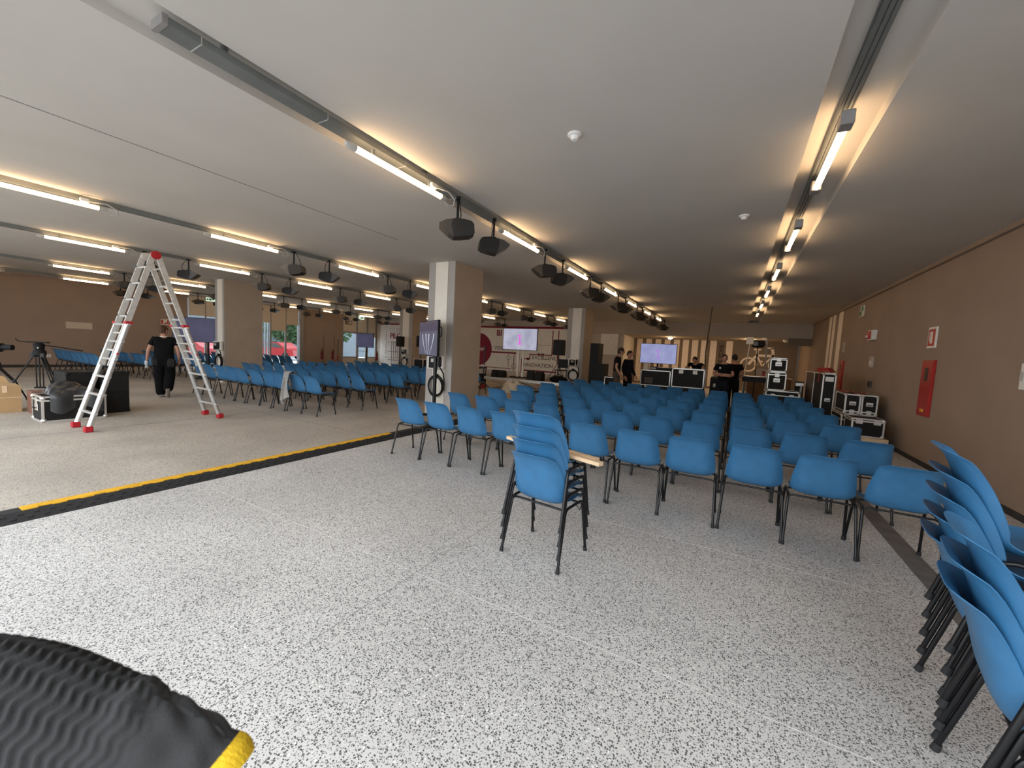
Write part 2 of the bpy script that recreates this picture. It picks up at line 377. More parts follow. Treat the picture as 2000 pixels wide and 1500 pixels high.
# ------------------------------------------------------------------ outdoors seen through the glass
b = MB(); b.span((XL-60, -80, -.2), (XR+60, 70, -.11)); struct(b.build('ground', 'asphalt'))
b = MB(); b.span((XL-20, 2, -.1), (XL-16, 44, 5.0)); tag(b.build('grey_building', 'building_grey'), 'grey building outside beyond the left windows', 'building')
b = MB()
for k in range(17): b.span((XL-1.2, 11.5+.155*k, -.1), (XL-1.15, 11.57+.155*k, 2.8))
b.span((XL-1.2, 11.4, 2.75), (XL-1.15, 14.1, 2.85)); b.span((XL-1.2, 11.4, .1), (XL-1.15, 14.1, .2))
tag(b.build('slatted_fence', 'slat_white'), 'white slatted fence outside the left windows', 'fence')
def tree(x, y, h, r, label):
    t = thing('tree', label, 'tree', (x, y, -.11), 0, 'trees outside')
    q = MB(); q.tube([(0, 0, 0), (.05, 0, h*.4), (0, .05, h*.8)], [.14, .11, .05]); q.build('trunk', 'bark', t)
    q = MB()
    for k in range(900):
        a = random.random()*6.283; e = math.acos(2*random.random()-1); rr = r*(.5+.5*random.random())
        c = Vector((rr*math.sin(e)*math.cos(a), rr*math.sin(e)*math.sin(a), h*.62+rr*.95*math.cos(e)))
        u = Vector((random.gauss(0, 1), random.gauss(0, 1), random.gauss(0, 1))).normalized(); v = u.orthogonal().normalized()
        s = .16+.14*random.random()
        q.add([c-u*s, c+v*s*.6, c+u*s, c-v*s*.6], [(0, 1, 2, 3)])
    q.build('foliage', 'leaf', t)
tree(XL-12.5, 22.0, 5.2, 2.3, 'green tree outside the middle window')
tree(XL-12, 26.0, 4.8, 2.1, 'green tree outside by the window frame')
def car(x, y, rz, label):
    t = thing('car', label, 'car', (x, y, -.11), rz, 'cars outside')
    q = MB(); q.prism([(-2.0, .3), (-2.05, .75), (-1.5, .9), (-.9, 1.35), (.6, 1.4), (1.3, .95), (1.95, .8), (2.05, .35)], -.8, .8, 'y'); q.build('body', 'car_red', t)
    q = MB(); q.prism([(-1.25, .93), (-.82, 1.28), (.52, 1.32), (1.08, .96)], -.81, .81, 'y'); q.build('side_glass', 'glass_front', t)
    for sx in (-1.25, 1.3):
        for sy in (-.72, .72):
            q = MB(); q.lathe([(.1, -.1), (.3, -.1), (.32, 0), (.3, .1), (.1, .1)], 16, Matrix.Translation((sx, sy, .32)) @ Matrix.Rotation(R(90), 4, 'X')); q.build('wheel', 'rubber', t)
car(XL-9.5, 19.4, R(20), 'red car parked outside the middle window')
car(XL-9.0, 13.5, R(15), 'red car parked outside the window left of the pillar')
# ------------------------------------------------------------------ chairs
def chair_shell():
    prof = [(.222, .418), (.218, .440), (.205, .452), (.16, .457), (.10, .454), (.04, .449), (-.03, .445), (-.09, .447), (-.135, .459), (-.168, .485), (-.190, .525), (-.206, .575), (-.222, .64), (-.239, .70), (-.260, .76), (-.285, .805), (-.322, .838)]
    hw = [.19, .20, .206, .212, .216, .219, .222, .224, .226, .227, .226, .222, .214, .205, .197, .191, .186]
    cl = [.0, .004, .010, .018, .022, .025, .030, .042, .056, .070, .080, .082, .077, .070, .060, .048, .034]
    # refine the profile
    def samp(t, arr):
        x = t*(len(arr)-1); i = min(int(x), len(arr)-2); f = x-i
        p0, p1, p2, p3 = arr[max(i-1, 0)], arr[i], arr[i+1], arr[min(i+2, len(arr)-1)]
        return .5*(2*p1+(p2-p0)*f+(2*p0-5*p1+4*p2-p3)*f*f+(3*p1-p0-3*p2+p3)*f**3)
    ys = [p[0] for p in prof]; zs = [p[1] for p in prof]
    def pos(u, v):
        U = u*2-1; a = abs(U)
        cut = max(0, (a-.72)/.28)
        v2 = v
        if v > .75: v2 = .75+(v-.75)*(1-.24*cut**2.4)
        if v < .2: v2 = .2-(.2-v)*(1-.35*cut**2)
        y, z, h, c = samp(v2, ys), samp(v2, zs), samp(v2, hw), samp(v2, cl)
        dy, dz = samp(min(v2+.01, 1), ys)-samp(max(v2-.01, 0), ys), samp(min(v2+.01, 1), zs)-samp(max(v2-.01, 0), zs)
        L = math.hypot(dy, dz) or 1; ny, nz = dz/L, -dy/L
        k = c*a**4.6
        if v2 > .7: bl = min(1, (v2-.7)/.15); ny, nz = ny*(1-bl)+bl, nz*(1-bl)
        dish = -.006*(1-a*a)*math.sin(math.pi*min(1, v2*2)) if v2 < .5 else 0
        return Vector((U*h, y+ny*(k+dish), z+nz*(k+dish)))
    NU, NV, T = 18, 28, .0045
    P = [[pos(i/NU, j/NV) for i in range(NU+1)] for j in range(NV+1)]
    def nrm(i, j):
        a = P[j][min(i+1, NU)]-P[j][max(i-1, 0)]; b_ = P[min(j+1, NV)][i]-P[max(j-1, 0)][i]
        return b_.cross(a).normalized()
    b = MB(); W = NU+1
    for s in (0, 1):
        for j in range(NV+1):
            for i in range(W): b.v.append(tuple(P[j][i]+nrm(i, j)*(-T if s else T)*.5))
    o = W*(NV+1)
    for j in range(NV):
        for i in range(NU):
            q = (j*W+i, j*W+i+1, (j+1)*W+i+1, (j+1)*W+i); b.f.append(q); b.f.append(tuple(o+x for x in reversed(q)))
    rim = [i for i in range(W)]+[j*W+NU for j in range(1, NV+1)]+[NV*W+i for i in range(NU-1, -1, -1)]+[j*W for j in range(NV-1, 0, -1)]
    for k in range(len(rim)): a, c = rim[k], rim[(k+1) % len(rim)]; b.f.append((a, a+o, c+o, c))
    b.mi = [0]*len(b.f)
    return b
def make_chair(label, group, caps=True):
    t = thing('stacking_chair', label, 'chair', (0, 0, 0), 0, group)
    chair_shell().build('seat_shell', 'chair_blue', t, smooth=60)
    fr = MB()
    for s in (-1, 1):
        fr.tube([(s*.234, -.12, .425), (s*.232, -.09, .432), (s*.230, .10, .432), (s*.230, .14, .424)], .0105)
    fr.tube([(-.234, -.125, .415), (-.2, -.13, .428), (.2, -.13, .428), (.234, -.125, .415)], .009)
    fr.tube([(-.23, .11, .425), (.23, .11, .425)], .008)
    fr.tube([(.236, .02, .43), (.262, .02, .424), (.262, .05, .39), (.262, .08, .424), (.236, .08, .43)], .0035, 6)
    fr.build('frame', 'black_tube', t, smooth=50)
    for sx in (-1, 1):
        for sy, pts in ((-1, [(.252, -.232, .006), (.242, -.172, .25), (.236, -.138, .395), (.234, -.128, .415), (.234, -.112, .428)]),
                        (1, [(.252, .225, .006), (.240, .185, .25), (.232, .158, .40), (.230, .148, .418), (.230, .132, .428)])):
            m = MB().tube([(sx*p[0], p[1], p[2]) for p in pts], .0112)
            l = m.build('leg', 'black_tube', t, smooth=50)
            if caps:
                p, q = pts[0], pts[1]; f = .035/.25
                MB().tube([(sx*p[0], p[1], 0), (sx*(p[0]+(q[0]-p[0])*f), p[1]+(q[1]-p[1])*f, .035)], [.0165, .014], 10).build('foot_cap', 'rubber', l, smooth=40)
    return t
GR = 'blue chairs in the right-hand block'; GM = 'blue chairs in the middle block'; GL = 'blue chairs in the far left block'
proto = make_chair('x', GR); far_proto = make_chair('x', GR, caps=False)
used = {}
def place_chair(x, y, rz, label, group, z=0, near=True):
    p = proto if near else far_proto
    key = 'n' if near else 'f'
    if key not in used: used[key] = 1; p.location = (x, y, z); p.rotation_euler = (0, 0, rz); p['label'] = label; p['group'] = group; return p
    return dup(p, (x, y, z), rz, label, group)
def jit(s): return random.uniform(-s, s)
RP = 1.197
def ordn(k, n, end='left'): return ORD[k] if k < 12 else ORD[11]
for r in range(7):
    for k in range(11):
        if r == 0 and k == 4: pass
        x = -3.965+.524*k+jit(.012); y = 4.16+.232+RP*r+jit(.02)
        if k < 6: side = '%s chair from its left end' % ORD[k]
        else: side = '%s chair from its right end' % ORD[10-k]
        rn = 'front row nearest the camera' if r == 0 else '%s row' % ORD[r]
        lab = 'blue chair, right block, %s, %s' % ('nearest row' if r == 0 else ORD[r]+' row', side)
        place_chair(x, y, jit(.03), lab, GR, near=r < 3)
for r in range(6):
    n = 10 if r < 2 else 12
    for k in range(n):
        x = -7.73-.52*k+jit(.012); y = 5.20+.232+1.2*r+jit(.03)
        rz = jit(.04)
        lab = 'blue chair, middle block, %s, %s chair from its right end' % ('nearest row' if r == 0 else ORD[r]+' row', ORD[k])
        place_chair(x, y, rz, lab, GM, near=r < 1)
for r in range(6):
    for k in range(8):
        x = -16.95-.52*k+jit(.012); y = 4.45+.232+1.2*r+jit(.03)
        lab = 'blue chair, far left block, %s, %s chair from its right end' % ('nearest row' if r == 0 else ORD[r]+' row', ORD[k])
        place_chair(x, y, jit(.04), lab, GL, near=False)
def stack(x, y, rz, n, what, group):
    for k in range(n):
        pos = 'bottom' if k == 0 else 'top' if k == n-1 else ORD[k]+' from the bottom'
        place_chair(x, y, rz, 'blue chair, %s of the %s' % (pos, what) if k in (0, n-1) else 'blue chair, %s of the %s' % (pos, what), group, z=.1*k)
# stack in the middle of the floor: rear feet at (-1.47,2.64) and (-.99,2.585)
a = math.atan2(-.055, .48)
stack(-1.23+.232*math.sin(-a), 2.612+.232*math.cos(a), a, 4, 'lone stack in front of the rows', 'stacked chairs in the middle of the floor')
# two stacks at the right edge, facing the right wall
def stack_at(fx, fy, rz, n, what, group):   # fx, fy = far rear foot
    c, s = math.cos(rz), math.sin(rz); lx, ly = -.252, -.232
    stack(fx-(c*lx-s*ly), fy-(s*lx+c*ly), rz, n, what, group)
stack_at(.98, 2.82, R(-100), 5, 'five-high stack at the right edge', 'stacked chairs at the right edge, rear')
stack_at(.865, 2.25, R(-102), 3, 'nearest three-high stack, bottom right corner', 'stacked chairs at the right edge, nearest')
# ------------------------------------------------------------------ battens on the stack
for nm, A, B, lab in (('wooden_batten', (-1.70, 3.065, .806), (-.765, 2.745, .803), 'longer pale wooden batten lying across the lone chair stack'),
                      ('wooden_batten', (-1.55, 3.085, .806), (-.82, 2.835, .803), 'shorter pale wooden batten lying behind the longer one on the stack')):
    A, B = Vector(A), Vector(B); d = B-A; t = thing(nm, lab, 'wood', (A+B)/2, math.atan2(d.y, d.x))
    MB().box((0, 0, 0), (d.length, .055, .028), bev=.002).build('plank', 'wood_pale', t)
# ------------------------------------------------------------------ folding cable ramp along the floor edge
t = thing('cable_ramp', 'black and yellow rubber cable ramp along the edge of the left floor', 'cable ramp', (-5.07, 0, 0))
q = MB(); Y0, Y1 = -2.0, 6.9
q.prism([(-.09, 0), (-.06, .05), (.06, .05), (.20, 0)], Y0, Y1, 'y')
for k in range(int((Y1-Y0)/.09)):
    y = Y0+.045+.09*k
    for xx, zz in ((.10, .035), (.15, .018)): q.box((xx, y+(.045 if xx > .12 else 0), zz), (.026, .03, .012))
q.build('base', 'rubber', t)
q = MB(); L = int((4.95-.86)/.085)
pl = []; pr = []
for k in range(L):
    y = .86+.085*k; w_ = .034 if k % 2 else .054
    q.span((-.058, y, .046), (w_, y+.085, .057))
    if k % 10 == 9: pass
q.build('lid', 'yellow_lid', t)['label'] = 'yellow lid strip of the ramp'
# ------------------------------------------------------------------ lamp rows
def make_lamp(label, group, boxed=False):
    t = thing('fluorescent_lamp', label, 'ceiling lamp', (0, 0, 0), 0, group)     # origin at the near end, runs along +Y
    MB().tube([(0, 0, 0), (0, 1.18, 0)], .028, 12).build('tube', 'tube_light', t, smooth=50)
    for y0, y1, y2 in ((0, -.06, -.10), (1.18, 1.24, 1.28)):
        if boxed: MB().box((0, y1, .02), (.085, .13, .10), bev=.006).build('end_cap', 'frame_grey', t); continue
        MB().tube([(0, y0, 0), (0, y1, 0), (0, y2, 0)], [.034, .034, .018], 10).build('end_cap', 'cap_grey', t, smooth=40)
    q = MB()
    for y in (.2, .98): q.span((-.012, y-.012, .02), (.012, y+.012, .085))
    q.build('bracket', 'galvanised', t)
    return t
def make_spot(aim, label, group):  # bullet shaped
    # wedge shaped floodlight hanging from the rail; local +X is the way it throws
    t = thing('spotlight', label, 'spotlight', (0, 0, 0), 0, group)
    q = MB(); prof = [(-.235, -.06), (-.225, .055), (-.19, .095), (-.08, .112), (.07, .10), (.085, .02), (.05, -.135), (-.05, -.125), (-.19, -.095)]
    prof = [(.88*a_, .88*b_+.012) for a_, b_ in prof]; q.prism(prof, -.105, .105, 'y'); q.build('housing', 'dark_body', t, smooth=35)
    q = MB(); q.prism([(.88*a_, .88*b_+.012) for a_, b_ in [(.07, .10), (.15, .085), (.25, .03), (.245, .0), (.12, -.10), (.05, -.135), (.085, .02)]], -.10, .10, 'y'); q.build('visor', 'glass_front', t)
    q = MB(); q.tube([(0, 0, .09), (0, 0, .385)], .015); q.box((0, 0, .37), (.05, .09, .03)); q.box((0, 0, .115), (.06, .10, .025)); q.build('arm', 'black_plastic', t)
    q = MB(); q.tube([(-.02, -.04, .36), (-.05, -.15, .24), (-.05, -.20, .16), (-.05, -.12, .09), (-.04, -.06, .10)], .006, 6); q.build('cable', 'black_plastic', t)
    return t
def make_lead(label):
    t = thing('lamp_lead', label, 'cable', (0, 0, 0), 0, 'lamp leads on the rails')
    q = MB(); q.tube([(.03, -.30, .06), (.06, -.1, .07), (.07, .0, .02), (.05, .02, -.04), (0, -.04, -.06), (0, -.10, -.01)], .009, 8); q.build('flex', 'cable_grey', t, smooth=60)
    MB().box((.03, -.33, .06), (.05, .10, .05), bev=.01).build('socket', 'white_plastic', t)
    return t
rows = [  # x, first lamp, pitch, count, lamp z, first lamp that has spots after it, words
    (-3.11, 2.52, 2.58, 7, 3.29, 0, 'ceiling row above the ramp', -3.19),
    (-8.25, 1.08, 2.60, 8, 3.32, 1, 'second ceiling row', -8.32),
    (-12.0, 2.50, 2.60, 7, 3.32, 0, 'third ceiling row', -12.07),
    (-17.3, 1.15, 2.60, 8, 3.32, 1, 'fourth ceiling row', -17.37),
    (-21.3, 2.25, 2.60, 7, 3.32, 1, 'fifth ceiling row', -21.37),
    (.565, 3.94, 2.56, 6, 3.375, 99, 'recessed right row', .565)]
lp = make_lamp('x', 'g'); lpb = make_lamp('x', 'g', True); spA = make_spot(1, 'x', 'g'); spB = make_spot(1, 'x', 'g'); ld = make_lead('x'); first = {}
def put(key, p, loc, rz, label, group):
    if key not in first: first[key] = 1; p.location = loc; p.rotation_euler = (0, 0, rz); p['label'] = label; p['group'] = group; return p
    return dup(p, loc, rz, label, group)
for ri, (x, y0, pt, n, z, fs, words, xt) in enumerate(rows):
    for k in range(n):
        y = y0+pt*k
        put('l' if ri < 5 else 'lb', lp if ri < 5 else lpb, (x, y, z), 0, 'lit fluorescent tube lamp, %s along the %s' % (ORD[k], words), 'tube lamps of the '+words)
        if ri != 5:
            put('c', ld, (x-.01, y+1.36, z), 0, 'pale lamp lead at the end of the %s tube, %s' % (ORD[k], words), 'lamp leads')
        if k >= fs and k < n:
            zs = 3.02
            put('a', spA, (x-.02, y+1.54, zs), R(221) if ri == 0 else R(212), 'black spotlight aimed left, after the %s tube of the %s' % (ORD[k], words), 'spotlights of the '+words)
            put('b', spB, (x-.02, y+2.38, zs), R(41), 'black spotlight aimed away, past the %s tube of the %s' % (ORD[k], words), 'spotlights of the '+words)
    # galvanised rail
    e = y0+pt*(n-1)+2.5
    t = thing('lighting_rail', 'long grey metal lighting rail, %s' % words, 'lighting rail', (xt, 0, 0))
    q = MB()
    if ri == 0:
        q.span((-.07, 1.17, H-.05), (.07, e, H-.005)); q.m = 1
        for yy in [1.35+.9*k for k in range(20)]: q.span((-.073, yy, H-.053), (.073, yy+.006, H-.004))
        q.m = 0
        q.build('channel', ['galvanised', 'cable_grey'], t)
        MB().span((-.075, 1.15, H-.058), (.075, 1.18, H-.0)).build('end_plate', 'frame_grey', t)
        q = MB(); [q.span((-.02, yy, H-.03), (.02, yy+.03, H+.07)) for yy in [1.5+2.0*k for k in range(9)]]; q.build('hanger', 'galvanised', t)
    elif ri == 5:
        for dx in (-.03, 0, .03): q.tube([(dx, 1.3, H+.075), (dx+.008, 2.5, H+.07), (dx-.006, 3.7, H+.075), (dx, e, H+.075)], .016)
        q.span((-.05, 1.3, H+.085), (.05, e, H+.11)); q.build('channel', 'galvanised', t)
        MB().span((-.07, 1.24, H+.02), (.07, 1.36, H+.11)).build('junction_box', 'cap_grey', t)
    else:
        q.span((-.04, -1.5, H-.07), (.04, e, H)); q.build('channel', 'galvanised', t)
# ceiling fittings
for (x, y), lab in (((-1.37, 3.36), 'small white smoke detector between the two lamp rows'), ((-.06, 6.02), 'white round smoke detector beside the right lamp recess')):
    t = thing('smoke_detector', lab, 'smoke detector', (x, y, H))
    MB().lathe([(.062, 0), (.062, -.012), (.05, -.02)], 20).build('base', 'white_plastic', t, smooth=40)
    MB().lathe([(.036, -.02), (.036, -.034), (.024, -.05)], 16).build('sensor_head', 'white_plastic', t, smooth=40)
# ------------------------------------------------------------------ signs and boxes on the right wall
def wallbox(name, lab, cat, y, z, dy, dz, dx, m, group=None, back=None):
    t = thing(name, lab, cat, (XR, y, z), 0, group)
    MB().box((-dx/2, 0, 0), (dx, dy, dz), bev=.006).build('body', m, t)
    return t
t = wallbox('exit_sign', 'small white and green exit sign high on the right wall', 'sign', 14.06, 3.12, .34, .30, .03, 'sign_white')
q = MB(); q.span((-.034, -.15, .0), (-.03, -.02, .12)); q.span((-.034, .02, -.12), (-.03, .15, 0)); q.span((-.034, -.03, -.12), (-.03, .03, .12)); q.build('pictogram', 'sign_green', t)
t = wallbox('alarm_sounder', 'red fire alarm beacon in a white box on the right wall', 'alarm', 12.75, 2.40, .40, .24, .09, 'white_plastic')
MB().box((-.10, .05, 0), (.03, .26, .19), bev=.01).build('lens', 'red_plastic', t); MB().ball((-.12, .09, -.03), .03).build('bulb', 'white_plastic', t)
t = wallbox('call_point', 'beige switch box on the right wall beyond the alarm', 'switch', 15.7, 2.2, .2, .3, .03, 'wall_beige'); MB().box((-.035, 0, 0), (.01, .1, .16)).build('button', 'frame_grey', t)
t = wallbox('key_switch', 'pale key switch box below the red alarm', 'switch', 12.65, 1.75, .22, .26, .04, 'wall_beige'); MB().box((-.045, 0, -.02), (.012, .08, .1)).build('button', 'white_plastic', t)
t = wallbox('socket_box', 'small dark wall socket above the stacked cases', 'socket', 12.55, 1.22, .12, .14, .05, 'case_brown'); MB().box((-.055, 0, 0), (.012, .06, .06)).build('cover', 'case_black', t)
t = wallbox('hydrant_sign', 'red and white fire hose sign above the red cabinet', 'sign', 9.37, 2.16, .32, .36, .025, 'sign_white')
q = MB(); q.span((-.03, -.12, -.14), (-.026, .12, .14)); q.m = 1; q.span((-.033, -.05, -.10), (-.03, .03, .10)); q.span((-.033, .05, -.06), (-.03, .07, .1)); q.build('pictogram', ['sign_red', 'sign_white'], t)
for y, dy, z0, z1, lab, nm in ((9.34, .46, .83, 1.78, 'tall red fire hose cabinet on the right wall, nearest', 'a'), (15.70, .48, .92, 1.79, 'red fire hose cabinet beyond the tall flight case', 'b')):
    t = wallbox('hose_cabinet', lab, 'fire cabinet', y, (z0+z1)/2, dy, z1-z0, .035, 'red_metal')
    h = (z1-z0)/2
    MB().span((-.042, -dy/2+.02, -h+.02), (-.035, dy/2-.02, h-.02)).build('door', 'red_metal', t)
    q = MB(); q.span((-.047, -.07, .12), (-.042, .06, .34)); q.build('window', 'case_brown', t)
    q = MB(); q.span((-.047, -.07, -h+.07), (-.042, .06, -h+.12)); q.build('plate', 'yellow_lid', t)
t = wallbox('outlet_box', 'white box on the right wall at the frame edge', 'socket', 6.72, 1.58, .1, .3, .05, 'white_plastic')
MB().box((-.055, 0, 0), (.01, .06, .1)).build('cover', 'cap_grey', t)
# ------------------------------------------------------------------ screens
def tv(label, c, wd, ht, yaw, scr, group='screens on floor stands'):
    t = thing('display_screen', label, 'screen', (c[0], c[1], 0), yaw, group); z = c[2]
    MB().box((0, .03, z), (wd, .05, ht), bev=.006).build('bezel', 'black_plastic', t)
    q = MB(); q.grid(lambda u, v: (wd*(u-.5)*.975, .0025, z+ht*(v-.5)*.96), 1, 1); q.build('panel', scr, t)
    MB().box((0, .075, z), (wd*.55, .05, ht*.5), bev=.01).build('rear_cover', 'black_plastic', t)
    return t
def pole_base(t, x, y, zt, r=.035, m='black_tube'):
    MB().tube([(x, y, .06), (x, y, zt)], r, 12).build('pole', m, t)
    q = MB(); q.box((x, y, .075), (.75, .07, .05)); q.box((x, y, .075), (.07, .6, .05)); q.build('base', 'black_plastic', t)
    for dx, dy in ((-.34, 0), (.34, 0), (0, -.27), (0, .27)):
        MB().ball((x+dx, y+dy, .03), .03, 10, 6).build('caster', 'cap_grey', t)
def ribbon(q, pts, w0, w1):
    n = len(pts)
    for i in range(n-1):
        a, c = pts[i], pts[i+1]; wa, wc = w0+(w1-w0)*i/(n-1), w0+(w1-w0)*(i+1)/(n-1)
        q.add([(a[0]-wa, -.001, a[1]), (a[0]+wa, -.001, a[1]), (c[0]+wc, -.001, c[1]), (c[0]-wc, -.001, c[1])], [(0, 1, 2, 3)])
t3 = tv('screen with fanning white lines on a black stand before the nearest pillar', (-5.955, 6.825, 1.745), 1.46, .76, math.atan2(-.81, 1.23), 'screen_grey')
pole_base(t3, .12, .16, 1.6, .042)
q = MB()
for x0, x1 in ((-.42, -.10), (-.14, .02), (.10, .06), (.46, .16)):
    ribbon(q, [(x0+(x1-x0)*(s/8)**1.6, .10-.45*s/8+1.745) for s in range(9)], .024, .004)
q.build('white_lines', 'swoosh_white', t3)
q = MB(); q.grid(lambda u, v: (1.40*(u-.5), .0012, 1.745+.16+.19*v), 1, 1); q.build('header_band', 'screen_dim', t3)
q = MB(); q.tube([(.74, .05, 1.98), (.80, .06, 1.96), (.80, .06, 1.80), (.74, .05, 1.78)], .012); q.build('handle', 'black_plastic', t3)
c = at(396, 645, D=13.5)
t1 = tv('dim violet screen on a black stand beside the far left pillar', (c.x, c.y, c.z), 1.66, .82, R(52), 'screen_dim'); pole_base(t1, .12, .10, 1.5)
c = at(712, 665, D=22.5)
t2 = tv('small looking violet screen on a black pole before the glazed door', (c.x, c.y, c.z), 1.28, .78, R(4), 'screen_dim'); pole_base(t2, .06, .10, 1.5)
def digit(t, z, m, sz, x=0):
    q = MB(); s = sz
    q.span((x-.05*s, -.006, z-.36*s), (x+.06*s, -.003, z+.36*s)); q.span((x-.17*s, -.006, z-.40*s), (x+.18*s, -.003, z-.31*s))
    q.prism([(x-.17*s, z+.19*s), (x-.04*s, z+.24*s), (x-.04*s, z+.37*s), (x-.17*s, z+.26*s)], -.006, -.003, 'y')
    return q.build('digit', m, t)
t4 = tv('pale screen showing a magenta number 1 above the low stage', (-7.71, 14.4, 2.055), 1.58, .88, 0, 'screen_pale'); digit(t4, 2.05, 'digit_magenta', .52)
for x in (-.07, .16): MB().tube([(x, .08, .50), (x, .08, 1.7)], .045).build('pole', 'panel_cream', t4)
MB().box((.05, .08, .515), (.7, .5, .03)).build('base', 'black_plastic', t4)
t5 = tv('violet screen showing a purple number 1 over the control desks', (-2.52, 15.6, 1.745), 1.29, .735, 0, 'screen_violet'); digit(t5, 1.74, 'digit_purple', .44)
MB().tube([(0, .09, .06), (0, .09, 1.5)], .035).build('pole', 'black_tube', t5); MB().box((0, .19, .03), (.7, .4, .06)).build('base', 'black_plastic', t5)
# ------------------------------------------------------------------ car chargers on the pillars
def charger(x, y, label):
    t = thing('car_charger', label, 'charger', (x, y, 0), 0, 'car chargers on the pillars')
    MB().box((0, -.06, 1.225), (.44, .12, .31), bev=.03).build('housing', 'white_plastic', t)
    q = MB(); q.box((-.03, -.123, 1.22), (.25, .02, .24), bev=.01); q.build('face_plate', 'black_plastic', t)
    MB().box((-.02, -.136, 1.27), (.12, .006, .08)).build('display', 'cap_grey', t)
    MB().box((.17, -.13, 1.24), (.08, .08, .24), bev=.03).build('plug', 'black_plastic', t)
    q = MB()
    for k, (rx, rz) in enumerate(((.22, .23), (.205, .20), (.19, .22))):
        q.tube([(rx*math.sin(a)+.01*k, -.035-.022*k, .70+rz*math.cos(a)-.01*k) for a in [2*math.pi*j/28 for j in range(28)]], .015, 8, closed=True)
    q.tube([(.17, -.12, 1.12), (.25, -.1, 1.0), (.27, -.08, .8), (.24, -.06, .62), (.1, -.06, .5)], .015, 8)
    q.build('cable', 'black_plastic', t, smooth=60)
    MB().box((0, -.04, .93), (.09, .08, .07), bev=.015).build('cable_hook', 'black_plastic', t)
charger(-5.86, 7.08, 'white car charger with coiled black cable on the nearest pillar')
charger(-5.83, 15.73, 'white car charger with coiled cable on the pillar by the stage')
charger(-15.2, 7.03, 'car charger with coiled cable on the far left pillar')
charger(-15.38, 15.88, 'car charger with coiled cable on the rearmost left pillar')
# ------------------------------------------------------------------ folding ladder
t = thing('ladder', 'tall aluminium folding ladder with red feet standing open', 'ladder', (-8.79, 3.03, 0))
AP = 2.86
for side in (-1, 1):
    yb = side*.90
    def lp_(z, x, s=side, yb=yb): return (x, yb*(1-z/AP)+s*.03*(z/AP), z)
    sec = MB()
    for sx in (-1, 1):
        sec.tube([lp_(.05, sx*.275), lp_(1.70, sx*.225)], .036, 10)
    o = sec.build('lower_section', 'aluminium', t, smooth=50)
    for k in range(6):
        z = .27+.28*k; xw = .275-.05*z/1.7+.07; p = lp_(z, 0)
        MB().box(p, (2*xw, .05, .03), bev=.006).build('rung', 'aluminium', o)
    sec = MB()
    for sx in (-1, 1):
        a, c_ = Vector(lp_(1.0, sx*.185)), Vector(lp_(AP, sx*.185)); d = (c_-a).normalized()
        M = Matrix.Translation((a+c_)/2) @ d.to_track_quat('Z', 'Y').to_matrix().to_4x4()
        sec.box((0, 0, 0), (.032, .075, (c_-a).length), T=M)
    o = sec.build('upper_section', 'aluminium_dull', t)
    for k in range(6):
        z = 1.25+.28*k
        if z < AP-.05: MB().tube([lp_(z, -.20), lp_(z, .20)], .017, 8).build('rung', 'aluminium_dull', o)
    hol = MB()
    for sx in (-1, 1):
        for k in range(4):
            z = 1.82+.28*k; p = lp_(z, sx*.185)
            hol.ball((p[0]+sx*.0, p[1]+side*.036, p[2]), (.016, .012, .018), 8, 6)
    hol.build('rung_socket', 'black_plastic', o)
    for sx in (-1, 1):
        p = lp_(1.70, sx*.225); MB().box(p, (.10, .10, .045), bev=.01).build('lock', 'red_plastic', t)
        p = lp_(1.2, sx*.24); MB().box((p[0]+sx*.03, p[1], p[2]), (.05, .03, .03), bev=.008).build('lock_pin', 'red_plastic', t)
        p = lp_(.04, sx*.277); MB().box((p[0], p[1]+side*.005, .045), (.095, .10, .09), bev=.012).build('foot', 'red_plastic', t)
for sx in (-1, 1):
    M = Matrix.Translation((sx*.185, 0, AP-.01)) @ Matrix.Rotation(R(90), 4, 'Y')
    MB().lathe([(.03, -.04), (.068, -.035), (.068, .035), (.03, .04)], 16, M).build('hinge', 'red_plastic' if sx > 0 else 'aluminium_dull', t, smooth=40)
